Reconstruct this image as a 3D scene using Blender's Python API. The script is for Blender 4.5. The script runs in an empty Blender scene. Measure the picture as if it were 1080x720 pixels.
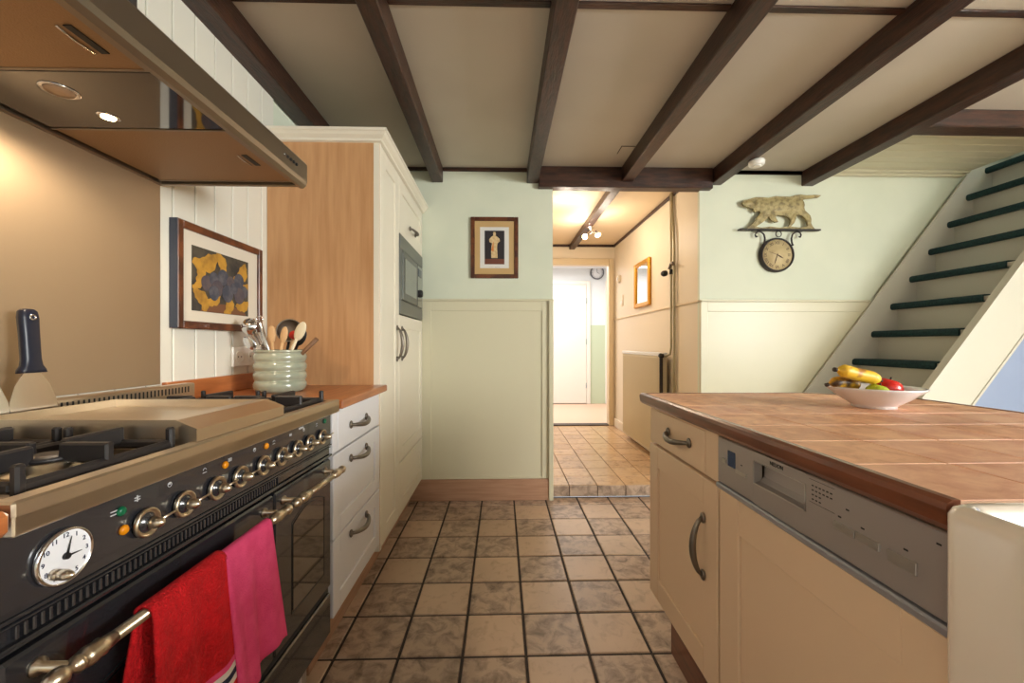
import bpy, bmesh, math, random
from mathutils import Vector, Matrix
from mathutils.geometry import tessellate_polygon
random.seed(7)
SC = bpy.context.scene
COL = SC.collection
PI = math.pi

# ---------------------------------------------------------------- camera
FPX = 430.0                       # focal length in pixels of a 1080 px wide frame
cam_d = bpy.data.cameras.new('camera'); cam = bpy.data.objects.new('camera', cam_d); COL.objects.link(cam)
cam_d.sensor_width = 36; cam_d.lens = FPX / 1080 * 36
cam_d.clip_start = 0.02
cam.location = (0, 0, 1.10)
cam.rotation_euler = (PI / 2, 0, -math.atan(11 / FPX))
cam_d.shift_y = 3 / 1080
SC.camera = cam

# ---------------------------------------------------------------- light
SC.view_settings.view_transform = 'Standard'
SC.view_settings.look = 'None'
SC.view_settings.gamma = 1
SC.view_settings.use_curve_mapping = False
SC.view_settings.exposure = 0.85
W = bpy.data.worlds.new('daylight'); SC.world = W; W.use_nodes = True
W.node_tree.nodes['Background'].inputs[0].default_value = (0.9, 0.96, 1.0, 1)
W.node_tree.nodes['Background'].inputs[1].default_value = 0.7

def area(name, loc, rot, sx, sy, power, color):
    l = bpy.data.lights.new(name, 'AREA'); l.shape = 'RECTANGLE'; l.size = sx; l.size_y = sy
    l.energy = power; l.color = color
    o = bpy.data.objects.new(name, l); COL.objects.link(o); o.location = loc; o.rotation_euler = rot
    return o
# daylight through the right window; warm fill added behind camera for island front
area('back_window_warm_fill', (0.9, -2.28, 1.55), (PI / 2, 0, PI), 2.6, 1.3, 10, (1.0, 0.80, 0.64))
area('garden_daylight', (4.28, -1.3, 1.55), (PI / 2, 0, PI / 2), 1.5, 1.3, 150, (0.97, 0.985, 0.98))
area('stairwell_daylight', (4.15, 2.5, 3.3), (0, math.radians(35), 0), 0.5, 0.5, 5, (0.9, 0.95, 1.0))
area('far_room_daylight', (0.6, 5.9, 2.33), (0, 0, 0), 1.6, 1.2, 27, (1.0, 0.97, 0.95))

# ---------------------------------------------------------------- materials
def lin(c):
    return tuple(((x / 255) / 12.92 if x / 255 <= 0.04045 else ((x / 255 + 0.055) / 1.055) ** 2.4) for x in c) + (1,)
MATS = {}
def mat(name, rgb, rough=0.5, metal=0.0, spec=0.5, noise=None, bump=None, emit=None, coat=0.0, scale_vec=None):
    """noise=(rgb2, scale, detail, lo, hi) mixes a second colour; bump=(scale, strength, dist)"""
    if name in MATS: return MATS[name]
    m = bpy.data.materials.new(name); m.use_nodes = True; nt = m.node_tree; N = nt.nodes; L = nt.links
    b = N['Principled BSDF']
    b.inputs['Base Color'].default_value = lin(rgb); b.inputs['Roughness'].default_value = rough
    b.inputs['Metallic'].default_value = metal; b.inputs['Specular IOR Level'].default_value = spec
    b.inputs['Coat Weight'].default_value = coat
    tc = N.new('ShaderNodeTexCoord'); mp = N.new('ShaderNodeMapping'); L.new(tc.outputs['Object'], mp.inputs[0])
    if scale_vec: mp.inputs['Scale'].default_value = scale_vec
    if noise:
        rgb2, sc, det, lo, hi = noise
        n = N.new('ShaderNodeTexNoise'); n.inputs['Scale'].default_value = sc; n.inputs['Detail'].default_value = det
        L.new(mp.outputs[0], n.inputs['Vector'])
        r = N.new('ShaderNodeMapRange'); r.inputs[1].default_value = lo; r.inputs[2].default_value = hi
        L.new(n.outputs['Fac'], r.inputs[0])
        mx = N.new('ShaderNodeMix'); mx.data_type = 'RGBA'
        L.new(r.outputs[0], mx.inputs['Factor'])
        mx.inputs['A'].default_value = lin(rgb); mx.inputs['B'].default_value = lin(rgb2)
        L.new(mx.outputs['Result'], b.inputs['Base Color'])
    if bump:
        n2 = N.new('ShaderNodeTexNoise'); n2.inputs['Scale'].default_value = bump[0]; n2.inputs['Detail'].default_value = 3
        L.new(mp.outputs[0], n2.inputs['Vector'])
        bp = N.new('ShaderNodeBump'); bp.inputs['Strength'].default_value = bump[1]; bp.inputs['Distance'].default_value = bump[2]
        L.new(n2.outputs['Fac'], bp.inputs['Height']); L.new(bp.outputs[0], b.inputs['Normal'])
    if emit:
        b.inputs['Emission Color'].default_value = lin(emit[0]); b.inputs['Emission Strength'].default_value = emit[1]
    MATS[name] = m
    return m

M_CEIL = mat('ceiling_paint', (206, 198, 184), 0.7, noise=((198, 190, 176), 1.5, 2, .4, .6))
M_WALL = mat('wall_paint_green_cast', (222, 226, 206), 0.6, noise=((216, 221, 201), 3, 2, .4, .6))  # green tint of the garden light carried in the wall colour
M_WAIN = mat('wainscot_paint', (216, 210, 182), 0.35)
M_CREAM = mat('cream_lacquer', (232, 224, 206), 0.35)
M_ISL = mat('cream_lacquer_warm_shade', (226, 196, 164), 0.35)  # copy of the cream lacquer with the island's dim warm light put in
M_WHITE = mat('white_lacquer', (230, 228, 230), 0.35)
M_HALL = mat('hall_wall_paint', (230, 216, 192), 0.5)
M_BEAD = mat('beadboard_paint', (226, 222, 208), 0.4)
M_WPAINT = mat('white_wall_paint', (232, 234, 236), 0.6)
M_DOORW = mat('door_paint', (238, 232, 222), 0.4)
M_FRAMEY = mat('ochre_frame_paint', (222, 202, 166), 0.4)
M_GREENP = mat('light_green_paint', (196, 208, 180), 0.5)
M_BEAM = mat('dark_stained_beam', (72, 43, 31), 0.4, noise=((44, 28, 22), 9, 6, .35, .65), bump=(25, .25, .01), scale_vec=(6, 1, 6))
M_BEAMX = mat('dark_stained_cross_beam', (78, 48, 34), 0.4, noise=((44, 28, 22), 9, 6, .35, .65), bump=(25, .25, .01), scale_vec=(1, 6, 6))
M_BEECH = mat('beech_veneer', (204, 156, 110), 0.4, noise=((188, 138, 92), 7, 5, .35, .7), scale_vec=(7, 7, .5))
M_PLINTH = mat('plinth_wood', (190, 150, 122), 0.45, noise=((172, 130, 102), 8, 5, .35, .7), scale_vec=(.6, .6, 9))
M_WORK = mat('orange_oak_worktop', (184, 112, 62), 0.3, noise=((150, 84, 44), 8, 6, .35, .7), coat=.2, scale_vec=(6, .8, 6))
M_EDGE = mat('hardwood_edge', (128, 72, 46), 0.3, noise=((94, 50, 32), 8, 5, .35, .7), coat=.3, scale_vec=(3, .8, 6))
M_STEEL = mat('brushed_steel', (212, 198, 178), 0.34, 1.0, bump=(60, .05, .002), scale_vec=(1, .1, 8))
M_STEELB = mat('brushed_splash_steel', (186, 164, 136), 0.5, 0.8, noise=((178, 156, 128), 2, 2, .3, .7), scale_vec=(1, 1, 1))
M_STEELD = mat('hood_steel', (152, 140, 126), 0.38, 1.0)
M_FILTER = mat('filter_mesh', (168, 138, 106), 0.5, 0.85, bump=(320, .6, .002))
M_CHROME = mat('chrome', (222, 222, 224), 0.12, 1.0)
M_BRASS = mat('champagne_metal', (214, 200, 178), 0.28, 1.0)
M_PEWTER = mat('pewter', (128, 120, 110), 0.4, 0.9)
M_BLACK = mat('anthracite_enamel', (42, 42, 46), 0.22, 0.0, 0.6, coat=.5)
M_BLACKM = mat('dark_rubber', (18, 18, 20), 0.5)
M_IRON = mat('cast_iron', (40, 36, 36), 0.45, 0.2, bump=(90, .2, .002))
M_GLASS = mat('oven_glass', (26, 22, 20), 0.05, 0.0, 0.9, coat=1)
M_DGLASS = mat('hood_glass', (46, 38, 34), 0.08, 0.0, 0.8, coat=1)
M_DIALW = mat('dial_white', (232, 232, 236), 0.4)
M_ICON = mat('icon_white', (200, 200, 200), 0.5)
M_GREENL = mat('indicator_green', (8, 96, 62), 0.25)
M_YELLOWL = mat('indicator_amber', (226, 140, 12), 0.25)
M_RED = mat('red_terry', (230, 14, 28), 0.95, noise=((204, 8, 20), 30, 3, .35, .65), bump=(220, 1.0, .008))
M_PINK = mat('pink_terry', (246, 84, 136), 0.95, noise=((236, 70, 124), 30, 3, .35, .65), bump=(350, .8, .004))
M_HEMW = mat('hem_white', (226, 214, 206), 0.9)
M_NAVY = mat('hem_navy', (30, 30, 60), 0.9)
M_CEL = mat('celadon_glaze', (168, 170, 148), 0.15, noise=((138, 148, 132), 9, 3, .35, .7), coat=.8)
M_WOODU = mat('utensil_wood', (206, 166, 120), 0.6)
M_WOODD = mat('dark_utensil_wood', (118, 84, 58), 0.6)
M_REDP = mat('red_silicone', (214, 48, 32), 0.4)
M_PLAST = mat('white_plastic', (236, 234, 228), 0.35)
M_CERAM = mat('fireclay_glaze', (236, 222, 206), 0.08, coat=1)
M_BOWL = mat('bowl_glaze', (236, 234, 236), 0.15, coat=.6)
M_BANANA = mat('banana_skin', (232, 186, 48), 0.45, noise=((170, 112, 40), 22, 4, .56, .66))
M_BANANA2 = mat('ripe_banana_skin', (226, 168, 30), 0.45, noise=((74, 52, 32), 14, 4, .48, .58))
M_STEMD = mat('banana_tip', (50, 34, 22), 0.7)
M_APPLE = mat('red_apple_skin', (206, 32, 20), 0.25, noise=((222, 84, 40), 9, 4, .55, .8), coat=.3)
M_APPLEG = mat('green_apple_skin', (170, 190, 50), 0.25, noise=((214, 206, 70), 12, 3, .4, .7), coat=.3)
M_CARPET = mat('dark_green_carpet', (30, 64, 66), 0.95, bump=(260, .9, .004), noise=((22, 50, 54), 90, 3, .4, .6))
M_STAIR = mat('stair_paint', (212, 209, 196), 0.4)
M_STAIRU = mat('under_stair_daylight_blue', (148, 164, 198), 0.5)  # blue daylight cast put into the panel's base colour
M_DOG = mat('carved_dog_bronze', (168, 152, 104), 0.5, 0.15, noise=((124, 110, 72), 40, 4, .4, .65), bump=(80, .5, .004))
M_IRONB = mat('black_wrought_iron', (40, 30, 28), 0.5)
M_FACE = mat('aged_clock_face', (206, 186, 142), 0.6, noise=((180, 158, 114), 14, 3, .4, .7))
M_NUM = mat('numeral_brown', (70, 44, 30), 0.6)
M_FRBR = mat('walnut_frame', (112, 60, 30), 0.35, noise=((72, 36, 20), 16, 4, .4, .6), coat=.2)
M_FRSIDE = mat('slate_frame_side', (52, 58, 72), 0.5)
M_MAT1 = mat('ivory_mat', (220, 210, 192), 0.8)
M_MAT2 = mat('tan_mat', (198, 164, 112), 0.8)
M_PBG = mat('painting_ground', (84, 76, 62), 0.7, noise=((58, 54, 50), 20, 3, .4, .6))
M_PTABLE = mat('painting_table', (118, 78, 52), 0.7)
M_PFIG = mat('painting_fig', (66, 70, 82), 0.7, noise=((104, 100, 104), 30, 3, .4, .7))
M_PFIG2 = mat('painting_fig_brown', (96, 84, 84), 0.7, noise=((70, 66, 78), 30, 3, .4, .7))
M_PLEAF = mat('painting_leaf', (196, 146, 54), 0.7, noise=((150, 110, 44), 26, 3, .4, .7))
M_PDARK = mat('print_dark', (40, 34, 40), 0.7)
M_PROBE = mat('print_robe', (206, 176, 128), 0.7, noise=((224, 198, 150), 60, 2, .4, .6))
M_PSH = mat('print_orange', (214, 128, 60), 0.7)
M_PBASE = mat('print_base', (110, 60, 44), 0.7)
M_PAPER = mat('print_paper', (224, 222, 218), 0.8)
M_GOLD = mat('gold_frame', (206, 148, 46), 0.35, 0.6)
M_MIRROR = mat('mirror_silver', (235, 238, 238), 0.02, 1.0)
M_RAD = mat('radiator_enamel', (206, 190, 152), 0.4)
M_PIPE = mat('painted_pipe', (176, 166, 134), 0.35, .3)
M_DISH = mat('dishwasher_steel', (172, 164, 160), 0.4, 0.5)
M_DISHL = mat('dishwasher_lip', (176, 176, 184), 0.35, 0.6)
M_LCD = mat('blue_display', (34, 46, 66), 0.2, emit=((60, 96, 140), .03))
M_BTN = mat('button_silver', (190, 186, 180), 0.3, 0.8)
M_MWS = mat('microwave_steel', (120, 122, 120), 0.35, 0.8)
M_MWG = mat('microwave_glass', (44, 46, 48), 0.08, coat=1)
M_LAMP = mat('halogen_glow', (255, 236, 200), 0.3, emit=((255, 214, 150), 40))
M_LAMPH = mat('hall_spot_glow', (255, 230, 190), 0.3, emit=((255, 204, 130), 12))
M_GROUT = mat('dark_grout', (52, 44, 42), 0.8, noise=((66, 56, 52), 20, 3, .4, .6))
M_GROUT2 = mat('hall_grout', (96, 74, 52), 0.8)
M_FARFL = mat('far_room_floor', (226, 190, 164), 0.35)
M_BLUEP = mat('handle_navy_plastic', (24, 28, 44), 0.35)

def tile_mat(name, base, dark, lo, hi, rough=.4):
    if name in MATS: return MATS[name]
    m = bpy.data.materials.new(name); m.use_nodes = True; nt = m.node_tree; N = nt.nodes; L = nt.links
    b = N['Principled BSDF']; b.inputs['Roughness'].default_value = rough
    tc = N.new('ShaderNodeTexCoord')
    n = N.new('ShaderNodeTexNoise'); n.inputs['Scale'].default_value = 17; n.inputs['Detail'].default_value = 9
    n.inputs['Roughness'].default_value = .65; n.inputs['Distortion'].default_value = .6
    L.new(tc.outputs['Object'], n.inputs['Vector'])
    r = N.new('ShaderNodeMapRange'); r.inputs[1].default_value = lo; r.inputs[2].default_value = hi; L.new(n.outputs['Fac'], r.inputs[0])
    mx = N.new('ShaderNodeMix'); mx.data_type = 'RGBA'; mx.inputs['A'].default_value = lin(base); mx.inputs['B'].default_value = lin(dark)
    L.new(r.outputs[0], mx.inputs['Factor'])
    n3 = N.new('ShaderNodeTexNoise'); n3.inputs['Scale'].default_value = 2.2; n3.inputs['Detail'].default_value = 2
    L.new(tc.outputs['Object'], n3.inputs['Vector'])
    hs = N.new('ShaderNodeHueSaturation'); L.new(mx.outputs['Result'], hs.inputs['Color'])
    r3 = N.new('ShaderNodeMapRange'); r3.inputs[1].default_value = .3; r3.inputs[2].default_value = .7
    r3.inputs[3].default_value = .88; r3.inputs[4].default_value = 1.1
    L.new(n3.outputs['Fac'], r3.inputs[0]); L.new(r3.outputs[0], hs.inputs['Value'])
    L.new(hs.outputs[0], b.inputs['Base Color'])
    bp = N.new('ShaderNodeBump'); bp.inputs['Strength'].default_value = .25; bp.inputs['Distance'].default_value = .004
    L.new(n.outputs['Fac'], bp.inputs['Height']); L.new(bp.outputs[0], b.inputs['Normal'])
    MATS[name] = m; return m
M_TP = tile_mat('sand_tile', (210, 182, 156), (180, 150, 124), .52, .72)
M_TM = tile_mat('mottled_tile', (196, 170, 148), (118, 98, 84), .43, .68)
M_TP2 = tile_mat('sand_tile_greyed', (206, 180, 156), (176, 152, 130), .5, .7)
M_HT = tile_mat('hall_sand_tile', (206, 170, 128), (168, 132, 96), .5, .75, .25)
M_HT2 = tile_mat('hall_mottled_tile', (196, 160, 120), (140, 108, 78), .5, .7, .25)
M_IT = tile_mat('terracotta_counter_tile', (242, 188, 144), (204, 140, 104), .40, .66, .45)
M_IT2 = tile_mat('rose_counter_tile', (240, 190, 152), (214, 150, 118), .38, .66, .45)
M_ITG = mat('counter_grout', (240, 200, 168), 0.6)

# ---------------------------------------------------------------- mesh helpers
def box(bm, x0, x1, y0, y1, z0, z1, bev=0.0, mi=0, seg=1):
    if x0 > x1: x0, x1 = x1, x0
    if y0 > y1: y0, y1 = y1, y0
    if z0 > z1: z0, z1 = z1, z0
    r = bmesh.ops.create_cube(bm, size=1)
    vs = r['verts']
    for v in vs:
        v.co = Vector(((x0 + x1) / 2 + v.co.x * (x1 - x0), (y0 + y1) / 2 + v.co.y * (y1 - y0), (z0 + z1) / 2 + v.co.z * (z1 - z0)))
    fs = set(f for v in vs for f in v.link_faces)
    for f in fs: f.material_index = mi
    if bev > 0:
        bev = min(bev, .45 * min(x1 - x0, y1 - y0, z1 - z0))
        es = set(e for v in vs for e in v.link_edges)
        r2 = bmesh.ops.bevel(bm, geom=list(es), offset=bev, segments=seg, affect='EDGES', profile=.5)
        for f in r2['faces']: f.material_index = mi
    return bm
def B(*a, **k):
    return box(bmesh.new(), *a, **k)
def frame_of(d):
    d = d.normalized(); a = Vector((0, 0, 1)) if abs(d.z) < .9 else Vector((1, 0, 0))
    u = d.cross(a).normalized(); return u, d.cross(u).normalized()
def ring_loft(bm, rings, cap=True, mi=0, closed=False):
    vr = [[bm.verts.new(p) for p in r] for r in rings]
    n = len(vr[0]); m = len(vr)
    rng = range(m) if closed else range(m - 1)
    for i in rng:
        a, b = vr[i], vr[(i + 1) % m]
        for j in range(n):
            f = bm.faces.new((a[j], a[(j + 1) % n], b[(j + 1) % n], b[j])); f.smooth = True; f.material_index = mi
    if cap and not closed:
        for q in (vr[0][::-1], vr[-1]):
            try:
                f = bm.faces.new(q); f.material_index = mi
            except ValueError: pass
    return bm
def tube(bm, pts, rad, seg=10, mi=0, closed=False, flat=None):
    pts = [Vector(p) for p in pts]; n = len(pts)
    if not isinstance(rad, (list, tuple)): rad = [rad] * n
    rings = []; pu = None
    for i, p in enumerate(pts):
        if closed: d = pts[(i + 1) % n] - pts[i - 1]
        else: d = pts[min(i + 1, n - 1)] - pts[max(i - 1, 0)]
        if d.length < 1e-9: d = Vector((0, 0, 1))
        d.normalize()
        if pu is None: u, v = frame_of(d)
        else:
            u = (pu - d * pu.dot(d)).normalized(); v = d.cross(u)
        pu = u
        rings.append([p + (u * math.cos(2 * PI * k / seg) + v * math.sin(2 * PI * k / seg)) * rad[i] for k in range(seg)])
    return ring_loft(bm, rings, True, mi, closed)
def lathe(bm, prof, c=(0, 0, 0), axis=(0, 0, 1), seg=32, mi=0, cap=True):
    """prof: (radius, height along axis)"""
    d = Vector(axis).normalized(); u, v = frame_of(d); c = Vector(c)
    rings = [[c + d * h + (u * math.cos(2 * PI * k / seg) + v * math.sin(2 * PI * k / seg)) * max(r, 1e-5) for k in range(seg)] for r, h in prof]
    return ring_loft(bm, rings, cap, mi)
def ellip(bm, c, r, rot=None, seg=20, mi=0):
    R = bmesh.ops.create_uvsphere(bm, u_segments=seg, v_segments=seg // 2, radius=1)
    for v in R['verts']:
        q = Vector((v.co.x * r[0], v.co.y * r[1], v.co.z * r[2]))
        if rot: q = rot @ q
        v.co = q + Vector(c)
    for f in set(f for v in R['verts'] for f in v.link_faces): f.smooth = True; f.material_index = mi
    return bm
def prism(bm, poly, fn, lo, hi, mi=0):
    """extrude polygon (a,b) between depth lo and hi; fn(a,b,d)->xyz"""
    n = len(poly)
    A = [bm.verts.new(fn(a, b, lo)) for a, b in poly]; Bv = [bm.verts.new(fn(a, b, hi)) for a, b in poly]
    for t in tessellate_polygon([[Vector((a, b, 0)) for a, b in poly]]):
        for vs in (A, Bv):
            try: bm.faces.new([vs[i] for i in t]).material_index = mi
            except ValueError: pass
    for i in range(n):
        j = (i + 1) % n
        bm.faces.new((A[i], A[j], Bv[j], Bv[i])).material_index = mi
    return bm
def text_bm(s, size, fn, depth=.0004):
    cu = bpy.data.curves.new('lettering', 'FONT'); cu.body = s; cu.size = size; cu.extrude = depth; cu.align_x = 'CENTER'; cu.align_y = 'CENTER'
    cu.resolution_u = 3
    o = bpy.data.objects.new('lettering', cu); COL.objects.link(o)
    dg = bpy.context.evaluated_depsgraph_get(); me = bpy.data.meshes.new_from_object(o.evaluated_get(dg))
    bm = bmesh.new(); bm.from_mesh(me)
    for v in bm.verts: v.co = Vector(fn(v.co.x, v.co.y, v.co.z))
    bpy.data.objects.remove(o); bpy.data.curves.remove(cu); bpy.data.meshes.remove(me)
    return bm
def wpos(o):
    p = Vector((0, 0, 0))
    while o: p += o.location; o = o.parent
    return p
def obj(name, bm, m, parent=None, base=None, kind=None, label=None, smooth=False):
    bmesh.ops.recalc_face_normals(bm, faces=bm.faces[:])
    me = bpy.data.meshes.new(name)
    org = wpos(parent) if parent else Vector(base or (0, 0, 0))
    for v in bm.verts: v.co -= org
    if smooth:
        for f in bm.faces: f.smooth = True
    bm.to_mesh(me); bm.free()
    for q in (m if isinstance(m, (list, tuple)) else [m]): me.materials.append(q)
    o = bpy.data.objects.new(name, me); COL.objects.link(o)
    if parent: o.parent = parent
    else: o.location = org
    if kind: o['kind'] = kind
    if label: o['label'] = label
    return o
def struct(name, bm, m, parent=None):
    return obj(name, bm, m, parent, kind=None if parent else 'structure')
def thing(name, label, cat, loc=(0, 0, 0), group=None):
    o = bpy.data.objects.new(name, None); COL.objects.link(o); o.location = loc; o.empty_display_size = .05
    o['label'] = label; o['category'] = cat
    if group: o['group'] = group
    return o
def tag(o, label, cat, group=None):
    o['label'] = label; o['category'] = cat
    if group: o['group'] = group
    return o

# ================================================================ ROOM SHELL
XL, XR, YF, YB, H = -1.075, 4.2, 2.9, -2.2, 2.35
HZ = .08; HX0, HX1, HYF = 0.20, 1.425, 5.10      # hall
# kitchen floor: dark grout bed with bevelled tiles standing in it
T = .225; GX0 = .087; GY0 = 1.441
bm = bmesh.new(); box(bm, XL - .1, XR + .1, YB - .1, YF + .04, -.1, -.004, mi=0)
def tile(bm, x0, x1, y0, y1, z, g=.004, b=.004, mi=1):
    x0 += g; x1 -= g; y0 += g; y1 -= g
    if x1 - x0 < .012 or y1 - y0 < .012: return
    lo = [bm.verts.new(p) for p in ((x0, y0, z - .005), (x1, y0, z - .005), (x1, y1, z - .005), (x0, y1, z - .005))]
    hi = [bm.verts.new(p) for p in ((x0 + b, y0 + b, z), (x1 - b, y0 + b, z), (x1 - b, y1 - b, z), (x0 + b, y1 - b, z))]
    fs = [bm.faces.new(hi)] + [bm.faces.new((lo[k], lo[(k + 1) % 4], hi[(k + 1) % 4], hi[k])) for k in range(4)]
    for f in fs: f.material_index = mi
extra = {(-1, 0), (0, 3), (0, 5), (3, 6)}
for i in range(-6, 20):
    for j in range(-17, 8):
        x0 = GX0 + (i - 2) * T; y0 = GY0 + j * T
        a, b_, c, d = max(x0, XL), min(x0 + T, XR), max(y0, YB), min(y0 + T, YF + .02)
        if b_ <= a or d <= c: continue
        mott = (i + j) % 2 == 0 or (i, j) in extra or j >= 6
        if j < 0 and random.random() < .15: mott = not mott
        mi = 2 if mott else (3 if i >= 4 and j < 5 else 1)
        tile(bm, a, b_, c, d, 0, .0042, .004, mi)
struct('floor', bm, [M_GROUT, M_TP, M_TM, M_TP2])
# hall floor, one step up, with its tiled riser
bm = bmesh.new(); box(bm, HX0, HX1, YF + .035, HYF + .02, 0, HZ - .004, mi=0)
TH = .2045
for i in range(-3, 6):
    for j in range(0, 12):
        x0 = .489 + i * TH; y0 = 2.94 + j * TH
        a, b_, c, d = max(x0, HX0), min(x0 + TH, HX1), y0, min(y0 + TH, HYF + .02)
        if b_ <= a or d <= c: continue
        tile(bm, a, b_, c, d, HZ, .0022, .002, 2 if random.random() < .3 else 1)
for i in range(-3, 6):
    x0 = .489 + i * TH; a, b_ = max(x0, HX0), min(x0 + TH, HX1)
    if b_ - a > .03: box(bm, a + .003, b_ - .003, YF + .028, YF + .036, .004, HZ - .002, .001, mi=3)
struct('floor', bm, [M_GROUT2, M_HT, M_HT2, M_TM])
struct('floor', B(-1.0, 2.4, HYF + .02, 7.1, 0, HZ), M_FARFL)
# walls
bm = bmesh.new()
box(bm, XL - .1, HX0 + .165, YF, YF + .03, 0, 2.6)
box(bm, HX1, XR + .1, YF, YF + .03, 0, 3.5)
box(bm, HX0 + .165, HX1, YF, YF + .03, 2.36, 2.6)
struct('wall_far', bm, M_WALL)
# left wall with painted beadboard
bm = bmesh.new(); box(bm, XL - .12, XL, YB, YF, 0, 2.6)
struct('wall_left', bm, M_WALL)
bm = bmesh.new(); y = -.12
while y < 1.88:
    box(bm, XL, XL + .009, y + .0025, y + .0955, .05, H - .002, .0025); y += .098
struct('trim_1', bm, M_BEAD)
# back wall and right wall with their windows
def holed_x(x0, x1, y0, y1, z0, z1, hy0, hy1, hz0, hz1):
    bm = bmesh.new()
    box(bm, x0, x1, y0, hy0, z0, z1); box(bm, x0, x1, hy1, y1, z0, z1)
    box(bm, x0, x1, hy0, hy1, z0, hz0); box(bm, x0, x1, hy0, hy1, hz1, z1); return bm
struct('wall_right', holed_x(XR, XR + .1, YB, YF, 0, 3.5, -2.1, -.5, .90, 2.2), M_WALL)
bm = bmesh.new()
box(bm, XL, -.4, YB - .1, YB, 0, 2.6); box(bm, 2.2, XR, YB - .1, YB, 0, 2.6)
box(bm, -.4, 2.2, YB - .1, YB, 0, .9); box(bm, -.4, 2.2, YB - .1, YB, 2.2, 2.6)
struct('wall_back', bm, M_WALL)
bm = bmesh.new()
for x in (-.4, .45, 1.31, 2.16): box(bm, x, x + .04, YB - .07, YB - .02, .9, 2.2)
for z in (.9, 2.16): box(bm, -.4, 2.2, YB - .07, YB - .02, z, z + .04)
struct('window_1', bm, M_WHITE)
bm = bmesh.new()
for y in (-2.1, -1.32, -.54): box(bm, XR + .02, XR + .07, y, y + .04, .90, 2.2)
for z in (.90, 2.16): box(bm, XR + .02, XR + .07, -2.1, -.5, z, z + .04)
struct('window_2', bm, M_WHITE)
# ceiling panels (open above the stairs)
bm = bmesh.new()
box(bm, XL, XR, YB, 2.20, H, H + .06); box(bm, XL, 2.2, 2.20, YF, H, H + .06)
struct('ceiling', bm, M_CEIL)
bm = bmesh.new(); y = 2.215
while y < 2.8:
    box(bm, 2.2, 3.36, y + .0015, min(y + .0815, 2.83), H - .008, H + .01, .003); y += .083
box(bm, 2.2, 3.36, 2.20, YF, H + .008, H + .06)
struct('ceiling', bm, M_WAIN)
bm = bmesh.new(); box(bm, 2.25, 3.36, 2.83, YF, H - .022, H - .002, .006); box(bm, 2.25, 3.36, 2.865, YF, H - .034, H - .012, .006)
struct('trim_2', bm, M_WAIN)
# stairwell above
bm = bmesh.new()
box(bm, 3.36, XR, 2.14, 2.20, H + .06, 3.5); box(bm, 3.30, 3.36, 2.14, YF, H + .06, 3.5); box(bm, 3.30, XR + .1, 2.14, YF + .03, 3.5, 3.56)
struct('wall_stairwell', bm, M_WALL)
# hall
struct('wall_hall_right', B(HX1, HX1 + .08, YF + .03, HYF + .1, 0, 2.5), M_HALL)
struct('wall_hall_left', B(HX0 - .08, HX0, YF + .03, HYF + .1, 0, 2.5), M_HALL)
bm = bmesh.new()
box(bm, HX0, .46, HYF, HYF + .1, 0, H); box(bm, .46, 1.365, HYF, HYF + .1, 2.11, H); box(bm, 1.365, HX1, HYF, HYF + .1, 0, H)
struct('wall_hall_end', bm, M_HALL)
struct('ceiling', B(HX0, HX1, YF + .03, HYF + .1, H, H + .06), mat('hall_ceiling_paint', (228, 208, 176), .6))
bm = bmesh.new()
box(bm, 1.345, 1.405, HYF - .025, HYF, HZ, 2.175, .006); box(bm, .40, .475, HYF - .025, HYF, HZ, 2.175, .006); box(bm, .475, 1.345, HYF - .025, HYF, 2.095, 2.175, .006)
box(bm, 1.35, 1.365, HYF, HYF + .1, HZ, 2.11); box(bm, .475, 1.35, HYF, HYF + .1, 2.10, 2.11)
struct('trim_3', bm, M_FRAMEY)
struct('trim_4', B(.475, 1.35, HYF - .02, HYF + .1, HZ, HZ + .012), mat('dark_threshold', (60, 46, 40), .5))
# chair rail groove strips and skirting on the hall wall
bm = bmesh.new(); box(bm, HX1 - .012, HX1, YF, HYF, 1.405, 1.42, .003)
struct('trim_5', bm, M_FRAMEY)
struct('baseboard_hall', B(HX1 - .02, HX1, YF + .03, HYF, HZ, HZ + .10, .004), M_HALL)
bm = bmesh.new(); box(bm, HX1 - .018, HX1, YF + .04, HYF, H - .028, H, .003); box(bm, HX0, HX1, HYF - .018, HYF, H - .028, H, .003)
struct('trim_6', bm, M_BEAM)
# room beyond the hall
struct('wall_far_room', B(-1, 2.4, 7.0, 7.1, 0, 2.6), M_WPAINT)
bm = bmesh.new(); box(bm, -1.05, -1, HYF + .1, 7.1, 0, 2.5); struct('wall_far_room_left', bm, M_WPAINT)
struct('wall_far_room_right', B(2.4, 2.45, HYF + .1, 7.1, 0, 2.5), M_WPAINT)
struct('ceiling', B(-1, 2.4, HYF + .1, 7.1, 2.4, 2.46), M_WPAINT)
# beadboard-like planks on far-room wall: thin green dado
struct('trim_7', B(1.52, 1.90, 6.985, 7.0, HZ, 1.43, .003), M_GREENP)
def plain_door(n, x0, x1, kx):
    d = struct('door_%d' % n, None or B(x0, x1, 6.95, 6.985, HZ + .012, 2.12, .003), M_DOORW)
    bm = bmesh.new(); box(bm, x0 - .075, x0 - .005, 6.955, 7.0, HZ, 2.19, .005); box(bm, x1 + .005, x1 + .075, 6.955, 7.0, HZ, 2.19, .005); box(bm, x0 - .005, x1 + .005, 6.955, 7.0, 2.125, 2.19, .005)
    struct('door_frame', bm, M_DOORW, d)
    bm = bmesh.new(); lathe(bm, [(.024, 0), (.024, .008), (.009, .01), (.009, .04)], (kx, 6.95, 1.05), (0, -1, 0), 12); tube(bm, [(kx, 6.912, 1.05), (kx - .1, 6.912, 1.05)], .008, 8)
    struct('door_handle', bm, M_CHROME, d)
    for z in (.35, 1.1, 1.8):
        struct('hinge', B(x1 - .008, x1 + .006, 6.943, 6.952, z, z + .09), M_CHROME, d)
plain_door(1, .62, 1.45, .70)
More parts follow.
